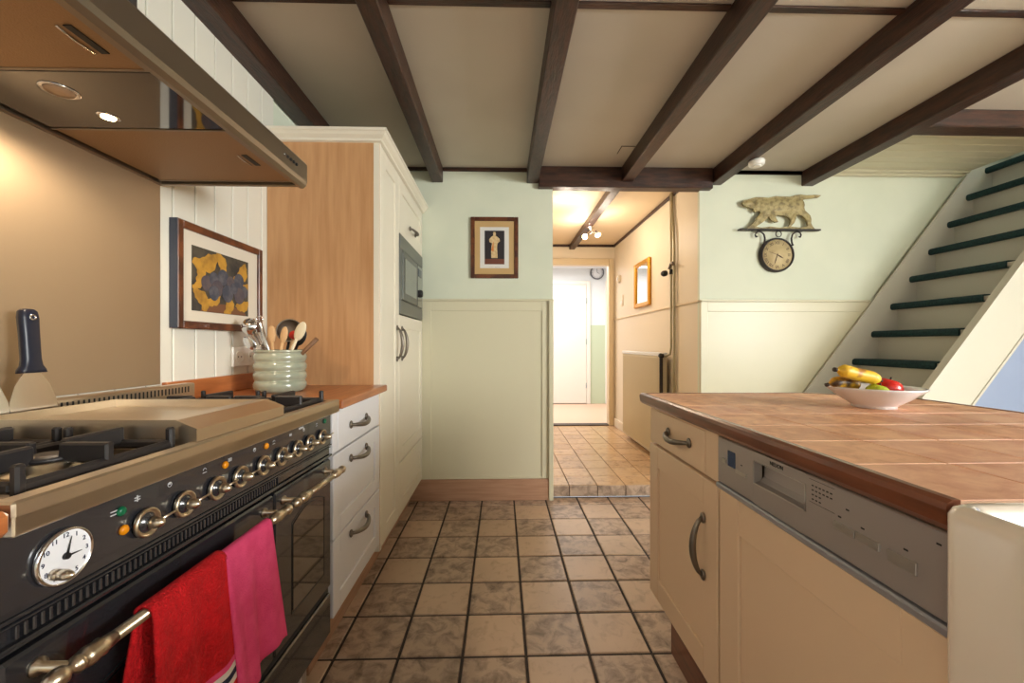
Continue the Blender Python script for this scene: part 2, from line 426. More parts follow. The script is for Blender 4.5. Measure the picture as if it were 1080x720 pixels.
plain_door(2, 1.86, 2.3, 2.22)

# wainscot on the far wall, left and right of the opening
def wains(bm, x0, x1, z0, z1, inner, y=YF):
    box(bm, x0, x1, y - .012, y, z0, z1)
    ix0, ix1, iz0, iz1 = inner
    box(bm, x0, ix0, y - .02, y - .011, z0, z1, .002); box(bm, ix1, x1, y - .02, y - .011, z0, z1, .002)
    box(bm, ix0 - .001, ix1 + .001, y - .0198, y - .011, iz1, z1, .002)
    if iz0 > z0: box(bm, ix0 - .001, ix1 + .001, y - .0198, y - .011, z0, iz0, .002)
bm = bmesh.new(); wains(bm, -.60, .335, .15, 1.405, (-.495, .285, .165, 1.335))
box(bm, .333, .365, YF - .04, YF + .03, 0, 1.405, .003); box(bm, -.60, .37, YF - .034, YF, 1.403, 1.42, .005)
struct('trim_8', bm, M_WAIN)
struct('baseboard_far', B(-.66, .335, YF - .03, YF, 0, .15, .003), M_PLINTH)
bm = bmesh.new(); wains(bm, HX1, XR, 0, 1.405, (1.475, 2.9, .2, 1.335)); box(bm, HX1 - .004, 2.66, YF - .034, YF, 1.403, 1.42, .005)
struct('trim_9', bm, M_WAIN)

# ---------------------------------------------------------------- beams
beams = [(-1.10 + .03, -.98, 'dark stained ceiling beam along the left wall above the extractor hood'),
         (-.49, -.415, 'dark ceiling beam ending above the tall cabinet, left of the saint picture'),
         (.18, .26, 'dark ceiling beam ending at the left corner of the hall opening'),
         (.845, .925, 'dark ceiling beam running on through the opening into the hall'),
         (1.50, 1.58, 'dark ceiling beam carrying the white smoke alarm'),
         (2.17, 2.255, 'rightmost long dark ceiling beam, near the staircase')]
BZ = 2.245
for k, (a, b_, lab) in enumerate(beams):
    bm = B(a, b_, YB, YF if k != 0 else YF, BZ, H, .004)
    tag(obj('ceiling_beam', bm, M_BEAM, base=((a + b_) / 2, 0, BZ)), lab, 'beam', 'long ceiling beams')
tag(obj('ceiling_beam', B(.849, .921, YF + .03, HYF - .001, H - .06, H, .004), M_BEAM, base=(.885, YF, H - .06)), 'continuation of a dark beam on the hall ceiling, carrying the spotlights', 'beam')
tag(obj('ceiling_beam', B(.261, 1.499, YF - .05, YF + .03, 2.205, H, .004), M_BEAMX, base=(.9, YF, 2.21)), 'dark lintel beam across the top of the hall opening', 'beam')
tag(obj('ceiling_beam', B(2.256, XR, 2.10, 2.20, 2.255, H, .006), M_BEAMX, base=(3, 2.15, 2.255)), 'dark cross beam between ceiling beam and staircase top right', 'beam')
# thin dark strips at the ceiling joints
bm = bmesh.new()
segs = [(XL, beams[0][0])] + [(beams[i][1], beams[i + 1][0]) for i in range(5)]
for i, (a, b_) in enumerate(segs):
    if b_ - a > .05 and i not in (3, 4): box(bm, a, b_, YF - .014, YF, H - .026, H, .003)
box(bm, beams[4][1], beams[5][0], YF - .014, YF, H - .026, H, .003) if False else None
box(bm, 1.581, 2.169, YF - .014, YF, H - .026, H, .003)
struct('trim_10', bm, M_BEAMX)
bm = bmesh.new()
for i, (a, b_) in enumerate(segs + [(beams[5][1], XR)]):
    if b_ - a > .05: box(bm, a, b_, 1.475, 1.505, H - .008, H, .002)
struct('trim_11', bm, M_BEAMX)
bm = bmesh.new(); box(bm, .756, .76, 2.55, 2.655, H - .003, H); box(bm, .76, .845, 2.55, 2.554, H - .003, H)
struct('trim_12', bm, M_GROUT)

# ================================================================ STAIRS
def stairs():
    t = thing('staircase', 'steep cream painted staircase with dark green carpeted treads against the far wall', 'staircase', (2.0, 2.55, 0))
    L = lambda z: 2.592 + (z - 1.1) * .764
    LW = lambda z: 2.434 + (z - 1.1) * .765
    for k in range(-4, 10):
        xn = 2.532 + .1405 * k; z = .988 + .1977 * k
        top = k >= 9
        bm = B(xn, xn + .20, 2.259, 2.868, z - .028, z, .006)
        tr = obj('tread', bm, M_STAIR, t)
        pr = [(xn + .19, z + .002), (xn + .19, z + .008), (xn + .004, z + .010), (xn - .010, z + .004), (xn - .015, z - .008), (xn - .015, z - .026), (xn - .006, z - .036), (xn + .008, z - .036), (xn + .008, z - .029), (xn - .002, z - .029), (xn - .002, z + .002)]
        bm = prism(bmesh.new(), pr, lambda a, b, d: (a, d, b), 2.306, 2.866)
        obj('stair_carpet', bm, M_CARPET, tr)
        if k > -4: obj('riser', B(xn + .04, xn + .052, 2.259, 2.868, z - .1977, z - .028), M_STAIR, t)
    def stringer(y0, y1, w, z0=.0, z1=2.75, L=L):
        poly = [(L(z0), z0), (L(z0) + w, z0), (L(z1) + w, z1), (L(z1), z1)]
        return prism(bmesh.new(), poly, lambda a, b, d: (a, d, b), y0, y1)
    obj('stringer', stringer(2.866, 2.878, .46, z1=2.72, L=LW), M_STAIR, t, label='wall side stringer')
    obj('stringer', stringer(2.226, 2.258, .315, z1=2.30), M_STAIR, t, label='near side stringer')
    bm = prism(bmesh.new(), [(L(0) + .306, 0), (L(0) + .322, 0), (L(2.25) + .322, 2.25), (L(2.25) + .306, 2.25)], lambda a, b, d: (a, d, b), 2.220, 2.226)
    obj('moulding', bm, M_STAIR, t)
    obj('stringer_cap', prism(bmesh.new(), [(L(0) - .012, 0), (L(0) , 0), (L(2.3), 2.3), (L(2.3) - .012, 2.3)], lambda a, b, d: (a, d, b), 2.220, 2.264), M_STAIR, t)
    return L
L = stairs()
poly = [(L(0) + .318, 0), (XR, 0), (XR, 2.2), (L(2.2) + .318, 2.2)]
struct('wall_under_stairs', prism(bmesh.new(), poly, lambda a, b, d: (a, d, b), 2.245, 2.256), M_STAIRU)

# ================================================================ CABINET PARTS
def shaker(bm, xf, s, y0, y1, z0, z1, st=.07, mi=0):
    """framed door front; its face is the plane x = xf, outward direction s (+1/-1)"""
    th = .02; xb = xf - s * th
    box(bm, xb, xf - s * .007, y0 + st - .002, y1 - st + .002, z0 + st - .002, z1 - st + .002, mi=mi)
    box(bm, xb, xf, y0, y0 + st, z0, z1, .0025, mi); box(bm, xb, xf, y1 - st, y1, z0, z1, .0025, mi)
    box(bm, xb, xf - s * .0003, y0 + st - .002, y1 - st + .002, z0, z0 + st, .0025, mi)
    box(bm, xb, xf - s * .0003, y0 + st - .002, y1 - st + .002, z1 - st, z1, .0025, mi)
    return bm
def flatfront(bm, xf, s, y0, y1, z0, z1, st=.06):
    box(bm, xf - s * .02, xf - s * .003, y0, y1, z0, z1, .002)
    box(bm, xf - s * .004, xf, y0 + st, y1 - st, z0 + .006, z1 - .006, .003); return bm
def bow_handle(xf, s, c, z, ln, axis):
    """pewter bow pull: bowed bar with flared leaf ends"""
    bm = bmesh.new(); n = 16; pts = []; rad = []
    for i in range(n + 1):
        u = i / n; t_ = (u - .5) * ln
        out = .006 + .026 * math.sin(PI * u) ** .6
        sag = -.010 * math.sin(PI * u) if axis == 'y' else 0
        pts.append((xf + s * out, c + t_, z + sag) if axis == 'y' else (xf + s * out, c, z + t_))
        rad.append(.0055 + .0035 * math.sin(PI * u))
    tube(bm, pts, rad, 10)
    for e in (-.5, .5):
        p = (xf + s * .004, c + e * ln, z) if axis == 'y' else (xf + s * .004, c, z + e * ln)
        r = (.006, .012, .015) if axis == 'y' else (.006, .012, .015)
        ellip(bm, p, r, seg=12)
    return bm

# ---------------------------------------------------------------- tall cabinet
XC = -.557
t = thing('tall_cabinet', 'tall cream larder cabinet with beech side panel and built-in microwave', 'cabinet', (-.8, 2.4, 0))
obj('end_panel', B(XL + .011, XC - .0, 1.879, 1.897, .15, 2.03), M_BEECH, t, label='beech wood side panel')
bm = bmesh.new(); box(bm, XL + .011, XC - .021, 1.897, 2.235, .15, 2.03); box(bm, XL + .011, XC - .021, 2.235, 2.88, .15, 1.265)
box(bm, XL + .011, XC - .021, 2.235, 2.88, 1.705, 2.03); box(bm, XL + .011, -.95, 2.235, 2.88, 1.265, 1.705)
box(bm, XL + .011, XC - .021, 2.868, 2.88, 1.265, 1.705)
box(bm, XC - .03, XC + .001, 1.878, 1.905, .15, 2.03, .003)
obj('carcass', bm, M_CREAM, t)
for (y0, y1, z0, z1, hk) in ((1.907, 2.230, .16, 2.02, (2.105, 1.105, 'z')), (2.236, 2.876, .455, 1.262, (2.285, 1.105, 'z')), (2.236, 2.876, .16, .448, None), (2.236, 2.876, 1.712, 2.02, (2.56, 1.80, 'y'))):
    d = obj('door', shaker(bmesh.new(), XC, 1, y0, y1, z0, z1, .075), M_CREAM, t)
    if hk: obj('handle', bow_handle(XC, 1, hk[0] if hk[2] == 'y' else (2.178 if y0 < 2 else 2.285), hk[1], .165 if hk[2] == 'z' else .15, hk[2]), M_PEWTER, d)
obj('plinth', B(-.655, -.640, 1.879, 2.868, .001, .15), M_PLINTH, t)
bm = bmesh.new(); z = 2.02
prof = [(0, 0), (.012, .004), (.014, .014), (.028, .026), (.034, .036), (.04, .04), (.04, .052), (0, .052)]
# cornice swept round the exposed corner
path = [(XL + .012, 1.879, (0, -1)), (XC, 1.879, (1, -1)), (XC, 2.895, (1, 0))]
rings = []
for (x, y, (dx, dy)) in path: rings.append([Vector((x + dx * a, y + dy * a, z + b_)) for a, b_ in prof])
ring_loft(bm, rings)
for f in bm.faces: f.smooth = False
box(bm, XL + .012, XC, 1.88, 2.89, z + .03, z + .05)
obj('cornice', bm, M_CREAM, t)

# microwave
t = thing('microwave', 'grey built-in microwave in the tall cream cabinet', 'microwave', (-.75, 2.55, 1.27))
obj('body', B(-.94, XC - .005, 2.245, 2.86, 1.272, 1.70), M_MWS, t)
bm = bmesh.new(); X1 = XC + .004
box(bm, XC - .01, X1, 2.237, 2.866, 1.268, 1.345, .003); box(bm, XC - .01, X1, 2.237, 2.866, 1.628, 1.708, .003)
box(bm, XC - .01, X1, 2.237, 2.285, 1.345, 1.628, .003); box(bm, XC - .01, X1, 2.835, 2.866, 1.345, 1.628, .003)
obj('trim_frame', bm, M_MWS, t)
d = obj('door', B(XC - .008, X1 + .004, 2.29, 2.68, 1.35, 1.623, .004), M_MWS, t)
obj('window', B(X1 + .004, X1 + .006, 2.33, 2.64, 1.39, 1.59, .001), M_MWG, d)
c_ = obj('control_panel', B(XC - .008, X1 + .004, 2.684, 2.832, 1.35, 1.623, .004), M_MWG, t)
obj('display', B(X1 + .004, X1 + .006, 2.71, 2.80, 1.55, 1.60), M_LCD, c_)
obj('knob', lathe(bmesh.new(), [(.026, 0), (.026, .004), (.022, .016), (.018, .018)], (X1 + .004, 2.76, 1.44), (1, 0, 0), 20), M_BLACKM, c_)

# ---------------------------------------------------------------- drawer unit
t = thing('drawer_cabinet', 'white three-drawer base cabinet between range cooker and tall cabinet', 'cabinet', (-.8, 1.6, 0))
obj('carcass', B(XL + .012, XC - .021, 1.372, 1.877, .185, .886), M_WHITE, t)
for i, (z0, z1, hz) in enumerate(((.735, .884, .805), (.448, .729, .682), (.190, .442, .405))):
    bm = flatfront(bmesh.new(), XC, 1, 1.366, 1.876, z0, z1, .04) if i == 0 else shaker(bmesh.new(), XC, 1, 1.366, 1.876, z0, z1, .06)
    d = obj('drawer', bm, M_WHITE, t)
    obj('handle', bow_handle(XC, 1, 1.60, hz, .17, 'y'), M_PEWTER, d)
obj('plinth', B(-.655, -.640, 1.37, 1.877, .001, .185), M_PLINTH, t)
# worktops
t = thing('worktop', 'orange-brown wooden worktop right of the range, under the utensil crock', 'worktop', (-.8, 1.6, .887))
obj('slab', B(XL + .0095, -.522, 1.356, 1.877, .887, .916, .004), M_WORK, t)
obj('upstand', B(XL + .0095, XL + .027, 1.305, 1.877, .9165, .98, .002), M_WORK, t)
obj('worktop', B(XL + .0095, -.545, -.9, .470, .887, .916, .006), M_WORK, base=(-.8, 0, .887))
tag(bpy.data.objects['worktop.001'] if 'worktop.001' in bpy.data.objects else COL.objects[-1], 'end of a wooden worktop at the left edge, left of the range cooker', 'worktop')
t = thing('base_cabinet', 'cabinet under the worktop end at the far left edge', 'cabinet', (-.8, -.2, 0))
obj('carcass', B(XL + .0095, -.66, -.9, .44, .15, .886), M_WHITE, t)
obj('door', shaker(bmesh.new(), -.638, 1, -.88, .43, .16, .88, .07), M_WHITE, t)
obj('plinth', B(-.74, -.72, -.9, .43, .001, .15), M_PLINTH, t)

# ================================================================ RANGE COOKER
RX, RY = -.53, 1.345
rng = thing('range_cooker', 'wide anthracite range cooker with steel hob, nine knobs and two ovens', 'cooker', (RX, RY, 0))
Y0 = .459; Y1 = RY
XP = -.557
obj('body', B(-1.0, XP - .022, Y0 + .003, Y1 - .003, .15, .88), M_BLACK, rng)
obj('control_panel', B(XP - .022, XP, Y0, Y1, .775, .880, .003), M_BLACK, rng, label='black control panel with symbols')
# icons on the panel
bm = bmesh.new()
KY = [.652, .729, .811, .883, .966, 1.044, 1.122, 1.192, 1.270]
KZ = .815
for k, y in enumerate(KY):
    bm = bmesh.new()
    yy = y - .045; zz = .858
    if k == 0:
        box(bm, XP, XP + .0008, yy + .03, yy + .04, zz - .004, zz - .0025); box(bm, XP, XP + .0008, yy + .03, yy + .04, zz, zz + .0015); box(bm, XP, XP + .0008, yy + .034, yy + .036, zz - .006, zz + .004)
    elif k % 3 == 1:
        tube(bm, [(XP + .0006, yy + .02 + .004 * math.cos(a), zz + .004 * math.sin(a)) for a in [2 * PI * q / 12 for q in range(12)]], .0006, 5, closed=True)
        box(bm, XP, XP + .0008, yy + .0185, yy + .0215, zz, zz + .003)
    elif k % 3 == 2:
        tube(bm, [(XP + .0006, yy + .02 + .004 * math.cos(a), zz + .004 * math.sin(a)) for a in [PI * q / 8 for q in range(9)]], .0006, 5)
        box(bm, XP, XP + .0008, yy + .015, yy + .025, zz - .005, zz - .004)
    else:
        for q in range(3): box(bm, XP, XP + .0008, yy + .015 + .004 * q, yy + .0165 + .004 * q, zz - .003, zz + .004)
    obj('symbol', bm, M_ICON, rng)
bm = bmesh.new()
box(bm, XP, XP + .0008, .598, .608, .846, .8475); box(bm, XP, XP + .0008, .598, .608, .851, .8525)
obj('symbol', bm, M_ICON, rng); bm = bmesh.new()
for q in range(5): box(bm, XP, XP + .0008, 1.14 + .0055 * q, 1.143 + .0055 * q, .863, .868)
obj('symbol', bm, M_ICON, rng)
for y in KY:
    k = thing_k = obj('knob', lathe(bmesh.new(), [(.0195, .004), (.0225, .004), (.0235, .007), (.0225, .011), (.0195, .0115), (.0185, .008)], (XP, y, KZ), (1, 0, 0), 28), M_BRASS, rng)
    obj('knob_core', lathe(bmesh.new(), [(.020, -.001), (.0185, .005), (.012, .010), (.0065, .013), (.0065, .018)], (XP + .001, y, KZ), (1, 0, 0), 20), M_BLACK, k)
    obj('knob_cap', lathe(bmesh.new(), [(.007, .014), (.0092, .016), (.0098, .021), (.0088, .027), (.0055, .032), (.0025, .0345), (.0008, .035)], (XP, y, KZ), (1, 0, 0), 20), M_BRASS, k)
    obj('lever', tube(bmesh.new(), [(XP + .022, y + .004, KZ + .001), (XP + .024, y + .030, KZ + .004), (XP + .024, y + .036, KZ + .0045)], [.0028, .0018, .0026], 8), M_BRASS, k)
for (y, z, m_, nm) in ((.602, .848, M_GREENL, 'green'), (.606, .818, M_YELLOWL, 'amber'), (.842, .852, M_YELLOWL, 'amber'), (.985, .856, M_YELLOWL, 'amber'), (1.298, .858, M_GREENL, 'green')):
    obj('indicator_light', lathe(bmesh.new(), [(.0075, 0), (.0075, .003), (.005, .0055), (.001, .006)], (XP, y + (.012 if y < .61 else 0), z), (1, 0, 0), 16), m_, rng, label=nm + ' indicator light')
# dial
cy, cz = .532, .822
dl = obj('timer_dial', lathe(bmesh.new(), [(.034, 0), (.036, .002), (.036, .006), (.033, .008), (.033, .003)], (XP, cy, cz), (1, 0, 0), 36), M_CHROME, rng)
obj('dial_face', lathe(bmesh.new(), [(.0331, .002), (.0331, .005)], (XP, cy, cz), (1, 0, 0), 36), M_DIALW, dl)
bm = bmesh.new()
for q in range(12):
    a = q * PI / 6; y_ = cy + .027 * math.sin(a); z_ = cz + .027 * math.cos(a)
    tb = text_bm(str(12 if q == 0 else q), .0085, lambda u, v, w: (XP + .0055 + w, y_ + u, z_ + v), .0003)
    me_ = bpy.data.meshes.new('x'); tb.to_mesh(me_); tb.free(); bm.from_mesh(me_); bpy.data.meshes.remove(me_)
obj('dial_numbers', bm, M_NAVY, dl)
bm = bmesh.new(); tube(bm, [(XP + .007, cy, cz), (XP + .007, cy + .006, cz + .024)], [.0016, .0004], 6); tube(bm, [(XP + .007, cy, cz), (XP + .007, cy + .019, cz - .001)], [.0016, .0004], 6)
lathe(bm, [(.0045, .005), (.004, .009)], (XP, cy, cz), (1, 0, 0), 14)
obj('dial_hands', bm, M_BLACKM, dl)
obj('dial_knob', lathe(bmesh.new(), [(.005, .004), (.0068, .007), (.0068, .013), (.0055, .014), (.0055, .016), (.0068, .018), (.0066, .024), (.004, .030), (.001, .033)], (XP, cy - .016, cz - .016), (1, 0, 0), 16), M_BRASS, dl)
# vent strip under the panel
bm = bmesh.new(); box(bm, XP - .022, XP - .006, Y0, Y1, .737, .7755)
box(bm, XP - .02, XP + .003, Y0, Y1, .7715, .7765, .0015); box(bm, XP - .02, XP + .005, Y0, Y1, .737, .7445, .002); box(bm, XP - .02, XP, Y0, Y1, .764, .768, .0015)
y = Y0 + .022
while y < 1.03:
    box(bm, XP - .012, XP + .0005, y, y + .0045, .7465, .7635, .0012); y += .0092
box(bm, XP - .012, XP - .001, 1.04, Y1 - .01, .7465, .7635, .001)
obj('vent_strip', bm, M_BLACK, rng)
# oven doors
def oven_door(y0, y1, w):
    bm = bmesh.new(); box(bm, XP - .021, XP + .002, y0, y1, .318, .728, .004)
    d = obj('oven_door', bm, M_BLACK, rng)
    wy0, wy1, wz0, wz1 = w
    pts = [(wy0, wz0), (wy1, wz0)] + [(wy1 - (wy1 - wy0) * q / 10, wz1 + .025 * math.sin(PI * q / 10)) for q in range(11)]
    obj('oven_window', prism(bmesh.new(), pts, lambda a, b, dd: (dd, a, b), XP - .002, XP + .0035), M_GLASS, d)
    gr = [((a - (wy0 + wy1) / 2) * 1.06 + (wy0 + wy1) / 2, (b - (wz0 + wz1) / 2) * 1.06 + (wz0 + wz1) / 2) for a, b in pts]
    bm = tube(bmesh.new(), [(XP + .0022, a, b) for a, b in gr], .0012, 5, closed=True)
    obj('window_trim', bm, M_BLACKM, d)
    hx = XP + .047; hz = .700; a, b_ = y0 + .015, y1 - .018
    bm = tube(bmesh.new(), [(hx, a + .055, hz), (hx, b_ - .055, hz)], .0085, 16)
    for e, sgn in ((a, 1), (b_, -1)):
        lathe(bm, [(.001, -.012), (.007, -.010), (.011, -.004), (.0125, .003), (.011, .010), (.007, .014), (.0055, .018), (.0075, .021), (.011, .024), (.0115, .028), (.009, .031), (.0125, .034), (.0135, .040), (.012, .050), (.0125, .056), (.0105, .060), (.0085, .075)], (hx, e, hz), (0, sgn, 0), 20)
        lathe(bm, [(.011, 0), (.011, .004), (.006, .008), (.006, .047)], (XP + .001, e + sgn * .022, hz), (1, 0, 0), 14)
    obj('handle', bm, M_BRASS, d)
oven_door(Y0 + .006, 1.015, (.54, .95, .40, .60))
oven_door(1.021, Y1 - .006, (1.105, 1.285, .385, .615))
obj('storage_drawer', B(XP - .021, XP + .002, Y0 + .006, Y1 - .006, .165, .295, .004), M_BLACK, rng)
obj('drawer_gap_rail', B(XP - .021, XP - .008, Y0 + .003, Y1 - .003, .293, .32), M_BLACKM, rng)
for x, y in ((XP - .07, Y1 - .06), (XP - .07, Y0 + .06), (-.95, Y1 - .06), (-.95, Y0 + .06)):
    obj('foot', lathe(bmesh.new(), [(.022, .0005), (.024, .01), (.018, .02), (.018, .13), (.024, .15)], (x, y, 0), (0, 0, 1), 18), M_CHROME, rng)
# hob top: steel tray with raised rim
HT = .921
bm = bmesh.new()
box(bm, -1.0, RX, Y0 - .003, Y1 + .003, .880, .905, .002)
box(bm, RX - .028, RX, Y0 - .003, Y1 + .003, .8805, HT, .003)
box(bm, -1.0, RX - .02, Y0 - .003, Y0 + .012, .9, HT - .001, .002); box(bm, -1.0, RX - .02, Y1 - .012, Y1 + .003, .9, HT - .001, .002)
obj('hob_top', bm, M_STEEL, rng)
# dark line between rim and wells
obj('hob_well', B(-.985, RX - .028, Y0 + .012, Y1 - .012, .904, .9075), M_STEELD, rng)
# rear vent
bm = bmesh.new(); box(bm, -1.035, -1.0, Y0, Y1, .88, .975, .003)
vent = obj('rear_vent', bm, M_STEEL, rng)
bm = bmesh.new(); y = Y0 + .03
while y < Y1 - .03:
    box(bm, -1.0005, -.999, y, y + .004, .948, .966); y += .0125
obj('slots', bm, M_BLACKM, vent)
bm = bmesh.new(); y = Y0 + .02
while y < .99:
    box(bm, -.995, -.965, y, y + .006, .9085, .941, .001); y += .012
obj('rear_grille', bm, M_BLACKM, rng)
# griddle (raised steel plate pan)
GY = (.745, 1.035); gx0, gx1 = -.965, -.536
g = obj('griddle', B(gx0 + .001, gx1 - .06, GY[0] + .004, GY[1] - .004, .909, .944), M_STEEL, rng)
side = [(gx0, .906), (gx0, .962), (gx1 - .045, .962), (gx1 - .005, .946), (gx1 - .005, .922), (gx1 - .03, .906)]
for a, b_ in ((GY[0], GY[0] + .004), (GY[1] - .004, GY[1])):
    obj('side_wall', prism(bmesh.new(), side, lambda u, v, d: (u, d, v), a, b_), M_STEEL, g)
obj('back_wall', B(gx0, gx0 + .004, GY[0] + .004, GY[1] - .004, .907, .962), M_STEEL, g)
bm = prism(bmesh.new(), [(gx1 - .085, .944), (gx1 - .085, .960), (gx1 - .045, .961), (gx1 - .005, .945), (gx1 - .005, .922), (gx1 - .03, .909), (gx1 - .085, .909)], lambda u, v, d: (u, d, v), GY[0] + .004, GY[1] - .004)
obj('front_ledge', bm, M_STEEL, g)
# burners and grates
def burner(x, y, r):
    b_ = obj('burner', lathe(bmesh.new(), [(r + .012, .9075), (r + .012, .912), (r, .915), (r, .924), (r - .004, .926)], (x, y, 0), (0, 0, 1), 28), M_BRASS, rng, label='gas burner ring')
    obj('burner_cap', lathe(bmesh.new(), [(r - .006, .926), (r - .004, .929), (r - .008, .933), (.01, .935), (.001, .935)], (x, y, 0), (0, 0, 1), 28), M_IRON, b_)
def grate(x0, x1, y0, y1):
    bm = bmesh.new(); z0, z1 = .938, .950; w = .010
    bm = bmesh.new()
    cx, cy_ = (x0 + x1) / 2, (y0 + y1) / 2
    for (a, b_) in ((x0, x0 + w), (x1 - w, x1)): box(bm, a, b_, y0, y1, .914, .930, .004)
    for (a, b_) in ((y0, y0 + w), (y1 - w, y1)): box(bm, x0 + w, x1 - w, a, b_, .914, .930, .004)
    # four fingers rising from the ring toward the centre, and corner feet
    for (dx, dy) in ((1, 0), (-1, 0), (0, 1), (0, -1)):
        ex = x1 if dx > 0 else x0 if dx < 0 else cx; ey = y1 if dy > 0 else y0 if dy < 0 else cy_
        ix, iy = cx + dx * .022, cy_ + dy * .022
        hw = .007
        if dx: box(bm, min(ex, ix), max(ex, ix), cy_ - hw, cy_ + hw, .922, .952, .003)
        else: box(bm, cx - hw, cx + hw, min(ey, iy), max(ey, iy), .922, .952, .003)
    for x in (x0, x1 - w):
        for y in (y0, y1 - w): box(bm, x - .001, x + w + .001, y - .001, y + w + .001, .9077, .952, .003)
    obj('grate', bm, M_IRON, rng)
for x0, x1 in ((-.765, -.572), (-.960, -.775)):
    for y0, y1 in ((.495, .735), (1.05, 1.325)):
        burner((x0 + x1) / 2, (y0 + y1) / 2, .036 if y0 < 1 else .030)
        grate(x0, x1, y0, y1)
rng.rotation_euler.z = math.radians(-1.5); rng.scale = (1, .978, 1)
rng.location.z = 0.0

# scrapers standing behind the griddle
def scraper(y, lab, lean, tilt):
    t = thing('scraper', lab, 'spatula', (-1.0, y, .943), 'metal scrapers behind the hob')
    x = -1.0
    poly = [(-.045, .0), (.045, .0), (.046, .012), (.043, .04), (.033, .07), (.018, .093), (.012, .100), (-.012, .100), (-.018, .093), (-.033, .07), (-.043, .04), (-.046, .012)]
    obj('blade', prism(bmesh.new(), poly, lambda a, b, d: (x + d, y + a, .943 + b), -.0008, .0008), M_CHROME, t)
    bm = bmesh.new(); rings = []
    for (z, w, dth) in ((.096, .026, .011), (.103, .025, .011), (.112, .019, .010), (.125, .0165, .0105), (.18, .0165, .0105), (.215, .0175, .0105), (.228, .016, .009), (.233, .011, .006)):
        rings.append([Vector((x + dth * math.copysign(abs(math.sin(a)) ** .6, math.sin(a)), y + w * math.copysign(abs(math.cos(a)) ** .6, math.cos(a)),   .943 + z)) for a in [2 * PI * q / 16 for q in range(16)]])
    ring_loft(bm, rings)
    h_ = obj('handle', bm, M_BLUEP, t)
    obj('hanging_hole', lathe(bmesh.new(), [(.0065, .0095), (.0065, .012), (.004, .0122), (.004, .0095)], (x, y, .943 + .215), (1, 0, 0), 14, cap=False), M_CHROME, h_)
    t.rotation_euler = (tilt, lean, 0)
scraper(.900, 'steel scraper with dark handle standing fully visible behind the hob', math.radians(-4), 0.0)
scraper(.812, 'second steel scraper cut off by the left edge of the photo', math.radians(-4), 0.03)

# ---------------------------------------------------------------- splash panel + hood
tag(obj('splash_panel', B(XL + .0095, XL + .0135, -.4, 1.297, .976, 1.598, .001), M_STEELB, base=(XL, .9, .98)), 'brushed steel splash panel on the wall behind the range', 'splashback')
hd = thing('extractor_hood', 'brushed steel chimney extractor hood with one lit lamp', 'hood', (XL + .01, .85, 1.6))
hy0, hy1 = .40, 1.30; hx0, hx1 = XL + .0095, -.612
bm = bmesh.new()
# canopy shell: front rounded lip, open underside
box(bm, hx0, hx1 - .01, hy0, hy1, 1.632, 1.668, .003)
prof = [(hx1 - .028, 1.598), (hx1 - .022, 1.590), (hx1 - .012, 1.590), (hx1 - .003, 1.598), (hx1, 1.610), (hx1, 1.662), (hx1 - .004, 1.668), (hx1 - .028, 1.668)]
prism(bm, prof, lambda a, b, d: (a, d, b), hy0, hy1)
box(bm, hx0, hx1 - .02, hy1 - .012, hy1, 1.594, 1.64, .002); box(bm, hx0, hx1 - .02, hy0, hy0 + .012, 1.594, 1.64, .002); box(bm, hx0, hx0 + .012, hy0, hy1, 1.594, 1.64, .002)
box(bm, hx0 + .01, hx1 - .02, hy0 + .01, hy1 - .01, 1.612, 1.634)
obj('canopy', bm, M_STEELD, hd)
for a, b_, s_ in ((.975, 1.275, 1), (.425, .765, -1)):
    bm = bmesh.new(); box(bm, hx0 + .02, -.648, a, b_, 1.602, 1.612, .003)
    for (p, q, r_, s2) in ((hx0 + .018, -.646, a - .002, a + .004), (hx0 + .018, -.646, b_ - .004, b_ + .002), (-.652, -.646, a, b_)): box(bm, p, q, r_, s2, 1.600, 1.612, .001, mi=1)
    fl = obj('filter_panel', bm, [M_FILTER, M_STEELD], hd)
    ym = 1.13 if s_ > 0 else .69
    bm = bmesh.new(); box(bm, -.690, -.676, ym - .032, ym + .032, 1.6005, 1.6025, .0006)
    obj('filter_latch', bm, M_BLACKM, fl)
    tube_ = tube(bmesh.new(), [(-.700, ym - .032, 1.601), (-.703, ym, 1.600), (-.700, ym + .032, 1.601)], .0018, 6)
    obj('latch_rim', tube_, M_CHROME, fl)
obj('lamp_panel', B(hx0 + .02, -.648, .772, .970, 1.602, 1.612, .001), M_DGLASS, hd, label='dark glass lamp panel')
for (x, y, lit) in ((-.868, .923, 1), (-.875, .830, 0)):
    if lit:
        r = obj('lamp', lathe(bmesh.new(), [(.020, 1.6035), (.020, 1.6005), (.012, 1.6005), (.012, 1.6035)], (x, y, 0), (0, 0, 1), 24, cap=False), M_CHROME, hd, label='lit halogen lamp')
        obj('bulb', lathe(bmesh.new(), [(.0118, 1.602), (.0118, 1.599), (.006, 1.5975)], (x, y, 0), (0, 0, 1), 20), M_LAMP, r)
    else:
        r = obj('lamp', lathe(bmesh.new(), [(.030, 1.6035), (.030, 1.600), (.024, 1.600), (.022, 1.602)], (x, y, 0), (0, 0, 1), 28), M_CHROME, hd, label='unlit lamp glass')
        obj('lens', lathe(bmesh.new(), [(.0225, 1.6025), (.022, 1.599), (.008, 1.597)], (x, y, 0), (0, 0, 1), 24), mat('frosted_lens', (170, 140, 112), .2), r)
for q in range(5):
    obj('button', lathe(bmesh.new(), [(.0045, 0), (.0045, .003), (.0035, .004)], (hx1, 1.165 + q * .0165, 1.636), (1, 0, 0), 12), M_CHROME if q == 0 else M_BLACKM, hd)
obj('chimney', B(hx0, -.84, .70, .965, 1.668, 2.22, .003), mat('chimney_steel', (118, 116, 116), .4, .9), hd)
